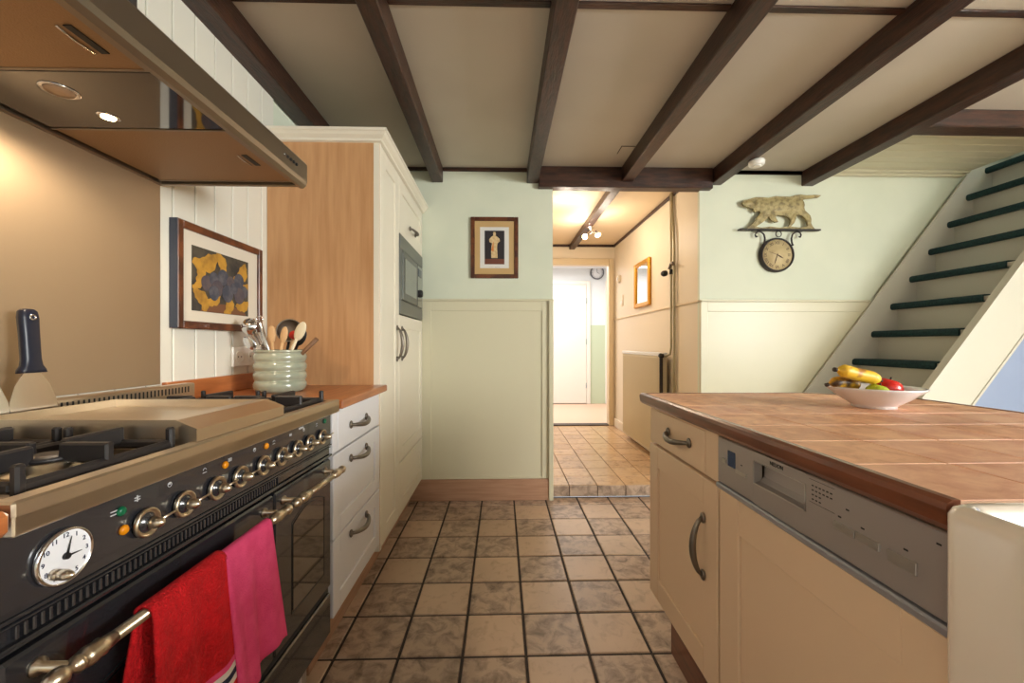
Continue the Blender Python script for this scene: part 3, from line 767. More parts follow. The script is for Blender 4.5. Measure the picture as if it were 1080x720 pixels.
sl = bpy.data.lights.new('hood_lamp_light', 'SPOT'); sl.energy = 7; sl.color = (1, .80, .58); sl.spot_size = math.radians(165); sl.spot_blend = .6; sl.shadow_soft_size = .012
so = bpy.data.objects.new('hood_lamp_light', sl); COL.objects.link(so); so.location = (-.868, .923, 1.592)

# ---------------------------------------------------------------- towels
def towel(name, lab, y0, y1, zb, zb2, m, hx, offs, r, stripe=None, fold=None):
    """terry towel draped over the rail: front drop, over the bar, back drop"""
    hz = .700
    bm = bmesh.new(); ny = 26
    path = []
    nf = 26
    for i in range(nf + 1): path.append(('f', i / nf))
    for i in range(1, 8): path.append(('o', i / 8))
    for i in range(0, 13): path.append(('b', i / 12))
    R = r + offs
    grid = []
    for j in range(ny + 1):
        v = j / ny; row = []
        for kind, u in path:
            if kind == 'f':
                z = zb + (hz - zb) * u; dr = 1 - u
                x = hx + R + .012 * dr + .010 * dr * math.sin(v * 7.5 + offs * 90) + .0055 * math.sin(v * 17 + 1) * dr ** .6
                yl = y0 - .012 * dr * (1 if fold else -1); yr = y1 + .030 * dr
                row.append(Vector((x, yl + (yr - yl) * v, z - (.010 * math.sin(v * 5) + .006 * v) * dr)))
            elif kind == 'o':
                a = PI * u; row.append(Vector((hx + R * math.cos(a), y0 + (y1 - y0) * v, hz + R * math.sin(a))))
            else:
                z = hz - (hz - zb2) * u
                x = hx - R + .004 * math.sin(v * 9 + 1) * u
                yl = y0 - (.075 if fold else .01) * u
                row.append(Vector((max(x, XP + .012 + offs * .5), yl + (y1 - .01 * u - yl) * v, z)))
        grid.append([bm.verts.new(p) for p in row])
    for j in range(ny):
        for i in range(len(path) - 1):
            f = bm.faces.new((grid[j][i], grid[j + 1][i], grid[j + 1][i + 1], grid[j][i + 1])); f.smooth = True
            if stripe and path[i][0] == 'f' and stripe[0] <= i < stripe[1]: f.material_index = stripe[2][(i - stripe[0]) % len(stripe[2])]
    bmesh.ops.recalc_face_normals(bm, faces=bm.faces[:])
    bmesh.ops.solidify(bm, geom=bm.faces[:], thickness=.0045)
    for f in bm.faces: f.smooth = True
    o = obj(name, bm, [m, M_HEMW, M_NAVY, M_PINK], base=(hx, (y0 + y1) / 2, .4))
    return tag(o, lab, 'towel', 'towels on the oven rail')
HXR = XP + .047 - .018
towel('towel', 'red terry towel with striped hem hanging on the oven rail', .615, .775, .40, .36, M_RED, HXR, .006, .010, stripe=(6, 10, (1, 2, 1, 3)), fold=True)
towel('towel', 'pink terry towel hanging on the oven rail right of the red one', .772, .925, .425, .46, M_PINK, HXR + .004, .002, .010)

# ================================================================ LEFT WALL PICTURE, SOCKET, CROCK
def framed_fig():
    x = XL + .0095; y0, y1, z0, z1 = 1.335, 1.80, 1.152, 1.508
    t = thing('framed_picture', 'framed painting of dark figs and yellow leaves on the beadboard wall', 'picture', (x, (y0 + y1) / 2, z0))
    w = .026; xf = x + .028
    bm = bmesh.new()
    box(bm, x + .001, xf, y0, y0 + w, z0, z1, .003); box(bm, x + .001, xf, y1 - w, y1, z0, z1, .003)
    box(bm, x + .001, xf - .0003, y0 + w - .003, y1 - w + .003, z0, z0 + w, .003); box(bm, x + .001, xf - .0003, y0 + w - .003, y1 - w + .003, z1 - w, z1, .003)
    fr = obj('frame', bm, M_FRBR, t)
    obj('frame_side', B(x + .001, xf - .002, y0 - .0015, y0 + .0005, z0 + .001, z1 - .001), M_FRSIDE, fr, label='slate coloured frame side')
    obj('mat_board', B(x + .002, xf - .010, y0 + w - .002, y1 - w + .002, z0 + w - .002, z1 - w + .002), M_MAT1, t)
    py0, py1, pz0, pz1 = 1.405, 1.712, 1.215, 1.437
    xm = xf - .010
    P_ = lambda a, b: (py0 + a * (py1 - py0), pz0 + b * (pz1 - pz0))
    bm = bmesh.new(); box(bm, xm, xm + .0008, py0, py1, pz0, pz1)
    pl = obj('painting', bm, M_PBG, t)
    bm = bmesh.new()
    el = [P_(.28 + .32 * math.cos(q), .02 + .0 + max(0, .14 * math.sin(q))) for q in [PI * i / 12 for i in range(13)]]
    prism(bm, [P_(.12, .003), P_(.95, .003), P_(.9, .10), P_(.55, .16), P_(.25, .14)], lambda a, b, d: (d, a, b), xm + .0008, xm + .0011, 0)
    obj('painted_table', bm, M_PTABLE, pl)
    def leaf(cx, cy, r, rot, lobes=5):
        pts = []
        n = 40
        for i in range(n):
            a = 2 * PI * i / n
            w = r * (.42 + .16 * abs(math.cos(2.5 * a)) + .05 * math.sin(11 * a + rot))
            uu = r * 1.15 * math.cos(a) * (1 - .1 * abs(math.sin(5 * a))); vv = w * math.sin(a) + .18 * r * math.cos(2 * a)
            u = uu * math.cos(rot) - vv * math.sin(rot); v = uu * math.sin(rot) + vv * math.cos(rot)
            pts.append(P_(cx + u, cy + v * 1.25))
        return pts
    lk = 0
    for cx, cy, r, rot in ((.22, .80, .20, .4), (.12, .62, .13, 1.5), (.47, .83, .14, 1.9), (.84, .74, .17, .9), (.95, .55, .08, .2), (.08, .42, .09, .8), (.14, .18, .15, 2.2), (.34, .22, .13, .6), (.60, .14, .14, 1.3), (.88, .18, .13, .3)):
        pts = [(min(max(a, py0 + .001), py1 - .001), min(max(b, pz0 + .001), pz1 - .001)) for a, b in leaf(cx, cy, r, rot)]
        obj('painted_leaf', prism(bmesh.new(), pts, lambda a, b, d: (d, a, b), xm + .0010 + lk * .0001, xm + .0014 + lk * .0001), M_PLEAF, pl); lk += 1
    k = 0
    for cx, cy, r in ((.22, .47, .10), (.34, .56, .09), (.50, .62, .11), (.64, .56, .09), (.80, .62, .11), (.90, .44, .09), (.40, .42, .11), (.34, .33, .10), (.58, .36, .12), (.80, .36, .12), (.70, .47, .08)):
        pts = []
        for i in range(26):
            a = 2 * PI * i / 26; rr = r * (1 if math.sin(a) < .3 else 1 - .25 * (math.sin(a) - .3))
            pts.append(P_(cx + rr * .85 * math.cos(a), cy + rr * 1.35 * math.sin(a) + (.04 if abs(math.cos(a)) < .12 and math.sin(a) > 0 else 0)))
        obj('painted_fig', prism(bmesh.new(), pts, lambda a, b, d: (d, a, b), xm + .0022 + k * .0001, xm + .0026 + k * .0001), M_PFIG if k % 3 else M_PFIG2, pl); k += 1
framed_fig()
t = thing('wall_socket', 'white double wall socket behind the utensil crock', 'socket', (XL + .0095, 1.74, 1.02))
x = XL + .0095
obj('plate', B(x, x + .011, 1.63, 1.79, 1.01, 1.09, .003), M_PLAST, t)
for y in (1.67, 1.75):
    s_ = obj('outlet', lathe(bmesh.new(), [(.024, .011), (.024, .0135), (.0205, .0135), (.0195, .0115)], (x, y, 1.05), (1, 0, 0), 24), M_PLAST, t)
    bm = bmesh.new()
    for q in (-.0095, .0095): lathe(bm, [(.003, .0114), (.003, .0122)], (x, y + q, 1.05), (1, 0, 0), 8)
    obj('pin_holes', bm, M_BLACKM, s_)

# crock
CX, CY, CZ = -.868, 1.625, .9165
ck = thing('utensil_crock', 'ribbed grey-green glazed crock holding kitchen utensils', 'crock', (CX, CY, CZ))
prof = [(.001, .0), (.080, 0), (.086, .006)]
for k in range(4):
    z0 = .008 + k * .036
    for q in range(7):
        u = q / 6; prof.append((.088 + .006 * math.sin(PI * u) + .0, z0 + .036 * u))
prof += [(.093, .154), (.094, .160), (.090, .163), (.086, .160), (.085, .02), (.001, .012)]
obj('pot', lathe(bmesh.new(), prof, (CX, CY, CZ), (0, 0, 1), 48, cap=False), M_CEL, ck)
def utensil(name, lab, cat, base_off, tip, build):
    """base_off = foot inside the crock, tip = head position, both relative to the crock centre"""
    t = thing(name, lab, cat, (CX + base_off[0], CY + base_off[1], CZ + .016), 'utensils in the crock')
    a = Vector((CX + base_off[0], CY + base_off[1], CZ + .018)); b = Vector((CX + tip[0], CY + tip[1], CZ + tip[2]))
    build(t, a, b, (b - a).normalized()); return t
def stick(t, a, b, r, m, nm='handle'):
    obj(nm, tube(bmesh.new(), [a, a.lerp(b, .5), b], r, 10), m, t)
def spoon_head(t, b, d, w, l, m, nm='bowl', thick=.004, face=None):
    u = Vector((1, 0, 0)) if face is None else face
    side = d.cross(u).normalized(); nrm = side.cross(d).normalized()
    R = Matrix((side, nrm, d)).transposed()
    obj(nm, ellip(bmesh.new(), b + d * l * .8, (w, thick, l), R, 18), m, t)
def b_wood(m, w, l, r=.0055):
    return lambda t, a, b, d: (stick(t, a, b, r, m), spoon_head(t, b, d, w, l, m, face=Vector((0, -1, 0)), thick=.006))
def b_ladle(t, a, b, d):
    stick(t, a, b, .004, M_CHROME)
    c = b + d * .02
    obj('bowl', lathe(bmesh.new(), [(.034, 0), (.033, .012), (.026, .026), (.012, .035), (.001, .037), (.001, .035), (.012, .033), (.025, .024), (.0315, .011), (.032, 0)], c, (-.6, -.75, .1), 24, cap=False), M_CHROME, t)
def b_whisk(t, a, b, d):
    stick(t, a, b, .007, M_CHROME)
    u, v = frame_of(d)
    for k in range(5):
        ang = PI * k / 5; s_ = u * math.cos(ang) + v * math.sin(ang); pts = []
        for i in range(17):
            q = 2 * PI * i / 16 - PI / 2
            w = .030 * math.cos(q); l = .045 + .045 * math.sin(q)
            pts.append(b + d * l + s_ * w * (0.45 + .55 * l / .09))
        obj('wire', tube(bmesh.new(), pts, .0011, 5), M_CHROME, t)
def b_tongs(t, a, b, d):
    s_ = Vector((.3, -.4, 0)).normalized() * .010
    for k in (-1, 1): obj('arm', tube(bmesh.new(), [a + s_ * k * .3, a.lerp(b, .5) + s_ * k, b + s_ * k * .8, b + d * .01], [.005, .006, .006, .004], 8), M_CHROME, t)
    obj('hinge_ring', tube(bmesh.new(), [b + d * .01 + Vector((.012 * math.cos(q), 0, .012 * math.sin(q) + .008)) for q in [2 * PI * i / 14 for i in range(14)]], .0025, 6, closed=True), M_CHROME, t)
def b_strainer(t, a, b, d):
    stick(t, a, b, .005, M_BLACKM)
    c = b + Vector((0, 0, .04))
    ax = Vector((.25, -.93, .25)).normalized(); u, v = frame_of(ax)
    obj('rim', tube(bmesh.new(), [c + (u * math.cos(q) + v * math.sin(q)) * .046 for q in [2 * PI * i / 32 for i in range(32)]], .0028, 8, closed=True), M_PEWTER, t)
    obj('mesh_bowl', lathe(bmesh.new(), [(.045, 0), (.041, -.014), (.030, -.026), (.012, -.032), (.001, -.033)], c, ax, 24, cap=False), mat('strainer_mesh', (112, 96, 82), .5, .6), t)
def b_spat(m1, m2, w=.024, l=.045):
    def f(t, a, b, d):
        stick(t, a, b, .005, m1)
        spoon_head(t, b, d, w, l, m2, 'head', .0035, face=Vector((0, -1, 0)))
    return f
utensil('ladle', 'steel ladle at the left of the crock', 'ladle', (-.02, .02), (-.090, -.020, .232), b_ladle)
utensil('tongs', 'steel tongs leaning left in the crock', 'tongs', (.0, -.01), (-.052, -.045, .262), b_tongs)
utensil('whisk', 'steel wire whisk in the back left of the crock', 'whisk', (.01, -.01), (-.075, .01, .180), b_whisk)
utensil('serving_spoon', 'low steel serving spoon leaning far left out of the crock', 'spoon', (.03, .0), (-.085, -.030, .17), lambda t, a, b, d: (stick(t, a, b, .004, M_CHROME), spoon_head(t, b, d, .020, .030, M_CHROME, face=Vector((0, -1, 0)))))
utensil('strainer', 'round strainer with dark mesh standing tallest in the crock', 'strainer', (-.02, .03), (.010, .045, .200), b_strainer)
utensil('wooden_spoon', 'pale wooden spoon in front of the strainer', 'spoon', (.0, -.04), (-.010, -.040, .195), b_wood(M_WOODU, .016, .034))
utensil('wooden_spoon', 'light wooden spoon left of the red spatula', 'spoon', (-.01, -.03), (.034, -.050, .192), b_wood(M_WOODU, .014, .034))
utensil('spatula', 'red silicone spatula in the crock', 'spatula', (.0, .0), (.052, -.010, .205), b_spat(M_WOODU, M_REDP, .018, .018))
utensil('spatula', 'black cooking spatula right behind the red one', 'spatula', (-.01, .01), (.058, .020, .185), b_spat(M_BLACKM, M_BLACKM, .02, .035))
utensil('pan_spoon', 'white ladle-shaped spoon on the right of the crock', 'spoon', (-.01, -.02), (.080, -.035, .205), b_wood(mat('white_nylon', (216, 204, 176), .5), .020, .040))
utensil('wooden_paddle', 'brown wooden handle leaning far right out of the crock', 'paddle', (-.05, .01), (.150, -.02, .205), lambda t, a, b, d: obj('stick', tube(bmesh.new(), [a, a.lerp(b, .5), a.lerp(b, .7), b], [.005, .006, .008, .009], 10), M_WOODD, t))

# ================================================================ FAR WALL PICTURE
def framed_print():
    y = YF; x0, x1, z0, z1 = -.218, .118, 1.568, 2.0
    t = thing('framed_picture', 'small framed print of a robed figure on the far wall', 'picture', ((x0 + x1) / 2, y, z0))
    w = .028; bm = bmesh.new()
    box(bm, x0, x0 + w, y - .02, y, z0, z1, .003); box(bm, x1 - w, x1, y - .02, y, z0, z1, .003)
    box(bm, x0 + w - .002, x1 - w + .002, y - .0197, y, z0, z0 + w, .003); box(bm, x0 + w - .002, x1 - w + .002, y - .0197, y, z1 - w, z1, .003)
    obj('frame', bm, M_FRBR, t)
    obj('mat_board', B(x0 + w - .002, x1 - w + .002, y - .012, y - .001, z0 + w - .002, z1 - w + .002), M_MAT2, t)
    cx = (x0 + x1) / 2; zc = (z0 + z1) / 2
    obj('paper', B(cx - .102, cx + .102, y - .013, y - .012, zc - .145, zc + .145), M_PAPER, t)
    p = obj('print', B(cx - .070, cx + .070, y - .0136, y - .013, zc - .118, zc + .120), M_PDARK, t)
    f = lambda a, b, d: (cx + a, d, zc + b)
    obj('print_base', prism(bmesh.new(), [(-.069, -.117), (.069, -.117), (.069, -.08), (-.069, -.08)], f, y - .0139, y - .0136), M_PBASE, p)
    body = [(-.022, -.074), (.022, -.074), (.020, -.03), (.018, .0), (.022, .03), (.038, .045), (.036, .062), (.018, .078), (.008, .084), (.010, .098), (.006, .110), (-.006, .110), (-.010, .098), (-.008, .084), (-.020, .078), (-.038, .058), (-.036, .040), (-.018, .03), (-.022, 0), (-.024, -.03)]
    obj('robed_shape', prism(bmesh.new(), body, f, y - .0141, y - .0137), M_PROBE, p)
    obj('sash_shape', prism(bmesh.new(), [(-.006, .045), (-.024, -.02), (-.006, -.028)], f, y - .0143, y - .0141), M_PSH, p)
    bm = text_bm('. ... . ..... ..', .018, lambda a, b, d: (cx + a, y - .0133 - d, zc - .134 + b))
    obj('caption', bm, M_PDARK, t)
framed_print()

# ---------------------------------------------------------------- dog wall clock
def dog_clock():
    y = YF
    t = thing('dog_wall_clock', 'wall clock hanging below a carved walking dog silhouette', 'clock', (1.99, y, 1.62))
    sx = .00103; ox, oz = 1.645, 2.2667
    f = lambda a, b, d: (ox + a * sx, d, oz - b * sx)
    outer = [(68, 150), (78, 138), (110, 130), (140, 120), (165, 114), (205, 114), (250, 118), (300, 106), (350, 108), (402, 110), (440, 98), (480, 93), (530, 99), (580, 94), (624, 98), (604, 112), (565, 116), (525, 120), (496, 130), (482, 142), (500, 172), (510, 205), (530, 222), (548, 240), (554, 262), (552, 292), (562, 312), (578, 332),
             (524, 332), (528, 300), (518, 266), (492, 240), (450, 232), (446, 262), (432, 292), (412, 312), (400, 330),
             (384, 330), (402, 300), (410, 275), (398, 254), (360, 238), (312, 238), (302, 250), (320, 285), (300, 288), (268, 268), (255, 246), (244, 262), (205, 292), (165, 318), (150, 332), (96, 332), (112, 320), (140, 300), (172, 262), (196, 222), (188, 206), (160, 218), (148, 208), (146, 192), (120, 186), (96, 180), (78, 172)]
    obj('dog', prism(bmesh.new(), outer, f, y - .040, y - .024), M_DOG, t)
    # relief: ear, flank, fetlock
    bm = bmesh.new()
    def bl(c, r, ang=0):
        ellip(bm, (ox + c[0] * sx, y - .038, oz - c[1] * sx), (r[0] * sx, .006, r[1] * sx), Matrix.Rotation(ang, 3, 'Y'), 16)
    bl((182, 160), (26, 44), .25); bl((330, 165), (120, 52), 0); bl((460, 165), (48, 50), 0); bl((230, 180), (44, 60), 0); bl((120, 156), (40, 20), 0); bl((560, 105), (50, 9), .05); bl((535, 275), (16, 42), -.15); bl((200, 245), (20, 60), .75); bl((285, 255), (14, 34), -.6); bl((425, 262), (16, 40), .3)
    obj('relief', bm, M_DOG, t)
    obj('base_ground', prism(bmesh.new(), [(92, 332), (150, 318), (200, 326), (260, 318), (330, 326), (400, 316), (470, 324), (520, 314), (578, 332)], f, y - .044, y - .022), M_DOG, t)
    bm = bmesh.new(); box(bm, ox + 44 * sx, ox + 616 * sx, y - .05, y - .016, oz - 344 * sx, oz - 334 * sx, .002)
    for q in (150, 500): box(bm, ox + q * sx, ox + (q + 14) * sx, y - .02, y, oz - 343 * sx, oz - 335 * sx)
    obj('shelf_bar', bm, M_IRONB, t)
    yc = y - .026
    C_ = lambda pts: [(ox + a * sx, yc, oz - b * sx) for a, b in pts]
    bm = bmesh.new()
    for s_ in (-1, 1):
        m = lambda pts: [((328 + s_ * (p - 328)) if s_ > 0 else (328 - (p - 328)), q) for p, q in pts]
        pts = [(430, 440), (424, 420), (422, 395), (428, 370), (444, 354), (466, 348), (484, 356), (491, 372), (484, 386), (474, 382)]
        tube(bm, C_(m(pts)), [.006, .006, .006, .0055, .005, .005, .005, .005, .006, .006], 8)
        ellip(bm, C_(m([(430, 440)]))[0], (.010, .005, .008), seg=10)
        obj('scroll_bracket', bm, M_IRONB, t); bm = bmesh.new()
    tube(bm, [(ox + (331 + 20 * math.cos(q)) * sx, yc, oz - (365 + 20 * math.sin(q)) * sx) for q in [2 * PI * i / 20 for i in range(20)]], .003, 7, closed=True)
    obj('hanging_ring', bm, M_IRONB, t)
    cc = (ox + 322 * sx, y, oz - 510 * sx); r = .123
    obj('clock_rim', lathe(bmesh.new(), [(r - .012, -.001), (r, .0), (r + .001, .02), (r - .003, .034), (r - .010, .036), (r - .014, .030)], cc, (0, -1, 0), 48, cap=False), M_IRONB, t)
    fc = obj('clock_face', lathe(bmesh.new(), [(.001, .001), (r - .011, .001), (r - .011, .026), (.001, .026)], cc, (0, -1, 0), 48), M_FACE, t)
    bm = bmesh.new()
    for k, s in enumerate(('XII', 'I', 'II', 'III', 'IIII', 'V', 'VI', 'VII', 'VIII', 'IX', 'X', 'XI')):
        a = k * PI / 6; ca, sa = math.cos(a), math.sin(a)
        fn = lambda u, v, w: (cc[0] + (u * ca + (v + .085) * sa), y - .0262 - w, cc[2] + (-u * sa + (v + .085) * ca))
        tb = text_bm(s, .030, fn, .0006)
        me_ = bpy.data.meshes.new('x'); tb.to_mesh(me_); tb.free(); bm.from_mesh(me_); bpy.data.meshes.remove(me_)
    obj('numerals', bm, M_NUM, fc)
    def hand(a, l, w):
        a = math.radians(a); d = (math.sin(a), math.cos(a)); n = (d[1], -d[0])
        poly = [(-n[0] * w * .4 - d[0] * l * .15, -n[1] * w * .4 - d[1] * l * .15), (n[0] * w * .4 - d[0] * l * .15, n[1] * w * .4 - d[1] * l * .15), (n[0] * w + d[0] * l * .55, n[1] * w + d[1] * l * .55), (d[0] * l, d[1] * l), (-n[0] * w + d[0] * l * .55, -n[1] * w + d[1] * l * .55)]
        return prism(bmesh.new(), poly, lambda u, v, q: (cc[0] + u, q, cc[2] + v), y - .0295, y - .028)
    obj('minute_hand', hand(198, .075, .003), M_NUM, fc); obj('hour_hand', hand(120, .052, .0045), M_NUM, fc); obj('second_hand', hand(290, .070, .0012), M_NUM, fc)
dog_clock()

# smoke alarm on the beam
t = thing('smoke_alarm', 'round white smoke alarm under the fifth ceiling beam', 'smoke alarm', (1.585, 2.50, BZ))
obj('housing', lathe(bmesh.new(), [(.001, -.001), (.043, -.001), (.046, -.008), (.044, -.028), (.038, -.034), (.001, -.035)], (1.588, 2.50, BZ), (0, 0, 1), 36), M_PLAST, t)
obj('sensor_ring', lathe(bmesh.new(), [(.026, -.034), (.028, -.039), (.018, -.040), (.001, -.040)], (1.588, 2.50, BZ), (0, 0, 1), 24), M_PLAST, t)

# ================================================================ HALL THINGS
# radiator
t = thing('radiator', 'tall ribbed cream panel radiator on the hall wall', 'radiator', (HX1, 3.9, .12))
bm = bmesh.new(); box(bm, HX1 - .095, HX1 - .03, 3.40, 4.45, .14, 1.00, .004)
y = 3.415
while y < 4.43: box(bm, HX1 - .099, HX1 - .094, y, y + .018, .16, .985, .002); y += .0262
obj('panel', bm, M_RAD, t)
obj('top_grille', B(HX1 - .1, HX1 - .028, 3.398, 4.452, 1.0, 1.03, .004), M_WPAINT, t, label='pale top cover')
obj('side_cover', B(HX1 - .098, HX1 - .07, 3.388, 3.40, .13, 1.01, .002), M_IRONB, t, label='dark open side')
bm = bmesh.new()
for y in (3.6, 4.25): box(bm, HX1 - .032, HX1, y, y + .03, .5, .8)
obj('wall_bracket', bm, M_RAD, t)
# pipes
xh = HX1 - .02
t = thing('heating_pipes', 'pair of painted pipes running down the hall wall with a black valve', 'pipe', (xh, 3.3, HZ))
obj('pipe', tube(bmesh.new(), [(xh, 3.325, H - .002), (xh, 3.325, 2.20), (xh, 3.30, 2.05), (xh, 3.285, 1.9), (xh, 3.285, 1.0), (xh, 3.285, HZ + .002)], .011, 10), M_PIPE, t)
obj('pipe', tube(bmesh.new(), [(xh, 3.35, H - .002), (xh, 3.345, 1.9), (xh, 3.345, 1.08), (xh - .005, 3.352, 1.02), (xh - .03, 3.375, 1.0), (xh - .04, 3.395, 1.0)], .009, 10), M_PIPE, t)
bm = bmesh.new(); lathe(bm, [(.012, 0), (.024, .004), (.026, .03), (.02, .045), (.001, .046)], (xh - .02, 3.40, 1.70), (-.3, .95, 0), 16)
lathe(bm, [(.014, 0), (.014, .04)], (xh, 3.345, 1.68), (0, 0, 1), 12)
v_ = obj('valve', bm, M_BLACKM, t)
obj('valve_arm', tube(bmesh.new(), [(xh - .012, 3.36, 1.73), (xh - .02, 3.30, 1.765), (xh - .03, 3.25, 1.755), (xh - .03, 3.23, 1.74)], [.010, .010, .012, .012], 8), M_PEWTER, v_)
obj('thermostat_valve', lathe(bmesh.new(), [(.014, 0), (.02, .005), (.02, .03), (.012, .04)], (xh - .05, 3.38, 1.0), (-1, 0, .2), 14), M_BLACKM, t)
# mirror
def mirror():
    x = HX1; y0, y1, z0, z1 = 3.84, 4.28, 1.475, 1.935
    t = thing('wall_mirror', 'gold framed mirror on the hall wall above the radiator', 'mirror', (x, 4.05, 1.475))
    w = .045; bm = bmesh.new()
    box(bm, x - .03, x, y0, y0 + w, z0, z1, .008); box(bm, x - .03, x, y1 - w, y1, z0, z1, .008)
    box(bm, x - .0297, x, y0 + w - .006, y1 - w + .006, z0, z0 + w, .008); box(bm, x - .0297, x, y0 + w - .006, y1 - w + .006, z1 - w, z1, .008)
    obj('frame', bm, M_GOLD, t)
    obj('mirror_glass', B(x - .014, x - .002, y0 + w - .004, y1 - w + .004, z0 + w - .004, z1 - w + .004), M_MIRROR, t)
mirror()
t = thing('thermostat', 'small cream thermostat on the hall wall beside the door frame', 'thermostat', (HX1, 4.88, 1.86))
obj('housing', B(HX1 - .028, HX1, 4.84, 4.92, 1.845, 1.93, .006), M_HALL, t); obj('dial', lathe(bmesh.new(), [(.022, 0), (.02, .008)], (HX1 - .028, 4.88, 1.885), (-1, 0, 0), 18), M_PLAST, t)
t = thing('light_switch', 'cream light switch on the hall wall below the thermostat', 'switch', (HX1, 4.78, 1.58))
obj('plate', B(HX1 - .009, HX1, 4.74, 4.82, 1.55, 1.68, .003), M_HALL, t); obj('rocker', B(HX1 - .014, HX1 - .008, 4.755, 4.805, 1.57, 1.61, .002), M_PLAST, t)
# spotlights on the hall beam
t = thing('spotlight_bar', 'small twin spotlight fixture hanging from the hall beam', 'lamp', (.9, 4.15, H - .06))
zb = H - .06
obj('base', lathe(bmesh.new(), [(.001, 0), (.035, 0), (.035, -.012), (.01, -.02), (.007, -.045)], (.90, 4.10, zb), (0, 0, 1), 20), M_CHROME, t)
obj('arm', tube(bmesh.new(), [(.90, 4.10, zb - .04), (.925, 4.08, zb - .06), (.93, 4.0, zb - .075), (.86, 4.14, zb - .07)], .006, 8), M_CHROME, t)
for (c, d) in (((.86, 4.14, zb - .085), (-.5, -.55, -.45)), ((.94, 3.99, zb - .10), (.3, -.5, -.8))):
    hd_ = obj('spot_head', lathe(bmesh.new(), [(.012, -.03), (.022, -.024), (.032, .018), (.034, .026), (.031, .024)], c, d, 20), M_CHROME, t)
    dd = Vector(d).normalized()
    obj('bulb', lathe(bmesh.new(), [(.001, .0), (.028, .0), (.027, .004), (.001, .008)], Vector(c) + dd * .024, dd, 18), M_LAMPH, hd_)
for nm, loc, e in (('hall_spot_light', (.80, 4.05, 2.14), 4), ('hall_spot_light', (.98, 3.85, 2.1), 2.5), ('hall_spot_light', (.55, 3.5, 2.15), 3.2)):
    pl = bpy.data.lights.new(nm, 'POINT'); pl.energy = e; pl.color = (1, .85, .68); pl.shadow_soft_size = .05
    po = bpy.data.objects.new(nm, pl); COL.objects.link(po); po.location = loc
# far room clock
t = thing('wall_clock', 'round white wall clock with dark rim in the room beyond the hall', 'clock', (1.69, 7.0, 2.3))
cc = (1.645, 7.0, 2.355); r = .118
cc = (1.645, 7.0, 2.335)
obj('rim', lathe(bmesh.new(), [(r - .02, 0), (r, 0), (r, .035), (r - .008, .04), (r - .016, .03)], cc, (0, -1, 0), 36, cap=False), mat('grey_clock_rim', (96, 98, 108), .4), t)
fc = obj('face', lathe(bmesh.new(), [(.001, .002), (r - .012, .002), (r - .012, .026), (.001, .026)], cc, (0, -1, 0), 36), M_DIALW, t)
bm = bmesh.new(); yy = 7 - .0275
tube(bm, [(cc[0], yy, cc[2]), (cc[0] + .04, yy, cc[2] - .02)], .003, 6); tube(bm, [(cc[0], yy, cc[2]), (cc[0] - .01, yy, cc[2] + .07)], .003, 6)
for q in range(12):
    a = q * PI / 6; tube(bm, [(cc[0] + .085 * math.sin(a), yy, cc[2] + .085 * math.cos(a)), (cc[0] + .095 * math.sin(a), yy, cc[2] + .095 * math.cos(a))], .0025, 5)
obj('hands_and_marks', bm, M_BLACKM, fc)

# ================================================================ ISLAND
XI = .55
IX1 = 1.40
t = thing('island_cabinet', 'cream island base cabinet with one drawer above one door', 'cabinet', (.9, 1.27, 0))
bm = bmesh.new(); box(bm, XI + .021, IX1 - .05, 1.024, 1.50, .19, .876)
obj('carcass', bm, M_ISL, t)
d = obj('drawer', flatfront(bmesh.new(), XI, -1, 1.026, 1.500, .746, .872, .065), M_ISL, t)
obj('handle', bow_handle(XI, -1, 1.252, .812, .15, 'y'), M_PEWTER, d)
d = obj('door', shaker(bmesh.new(), XI, -1, 1.026, 1.500, .195, .738, .075), M_ISL, t)
obj('handle', bow_handle(XI, -1, 1.094, .552, .155, 'z'), M_PEWTER, d)
obj('plinth', B(XI + .055, XI + .07, -.6, 1.44, .001, .19), M_EDGE, t)
t = thing('island_back_panel', 'cream panelling closing the far side of the island', 'panel', (1.0, 1.5, 0))
obj('panel', B(IX1 - .05, IX1 - .03, -.6, 1.34, .001, .876), M_ISL, t)
# dishwasher
t = thing('dishwasher', 'built-in dishwasher with silver control panel and cream door in the island', 'dishwasher', (.9, .74, .19))
obj('body', B(XI + .022, IX1 - .2, .478, 1.030, .19, .874), M_STEELD, t)
obj('door_front', shaker(bmesh.new(), XI, -1, .481, 1.030, .195, .738, .082), M_ISL, t)
XD = XI - .003
bm = bmesh.new()
hy0_, hy1_ = .735, .885; hz0, hz1 = .800, .848     # grip recess
box(bm, XD, XD + .02, .476, hy0_, .756, .868, .002); box(bm, XD, XD + .02, hy1_, 1.032, .756, .868, .002)
box(bm, XD + .0002, XD + .02, hy0_ - .002, hy1_ + .002, .756, hz0); box(bm, XD + .0002, XD + .02, hy0_ - .002, hy1_ + .002, hz1, .868)
cp = obj('control_panel', bm, M_DISH, t)
obj('lower_lip', B(XD - .006, XD + .02, .476, 1.032, .741, .7545, .003), M_DISHL, t)
bm = bmesh.new()
rec = [(XD + .002, hz1), (XD + .020, hz1), (XD + .026, hz1 - .01), (XD + .024, hz0 + .012), (XD + .014, hz0 + .002), (XD + .002, hz0), (XD + .0135, hz0 + .0035), (XD + .0225, hz0 + .013), (XD + .0245, hz1 - .01), (XD + .019, hz1 - .002)]
prism(bm, rec, lambda a, b, dd: (a, dd, b), hy0_, hy1_)
obj('grip_recess', bm, M_DISH, cp)
bm = bmesh.new(); fr = [(hy0_ , hz0), (hy1_, hz0), (hy1_, hz1), (hy0_, hz1)]
tube(bm, [(XD - .0002, a, b) for a, b in fr], .0012, 6, closed=True)
obj('grip_rim', bm, M_BTN, cp)
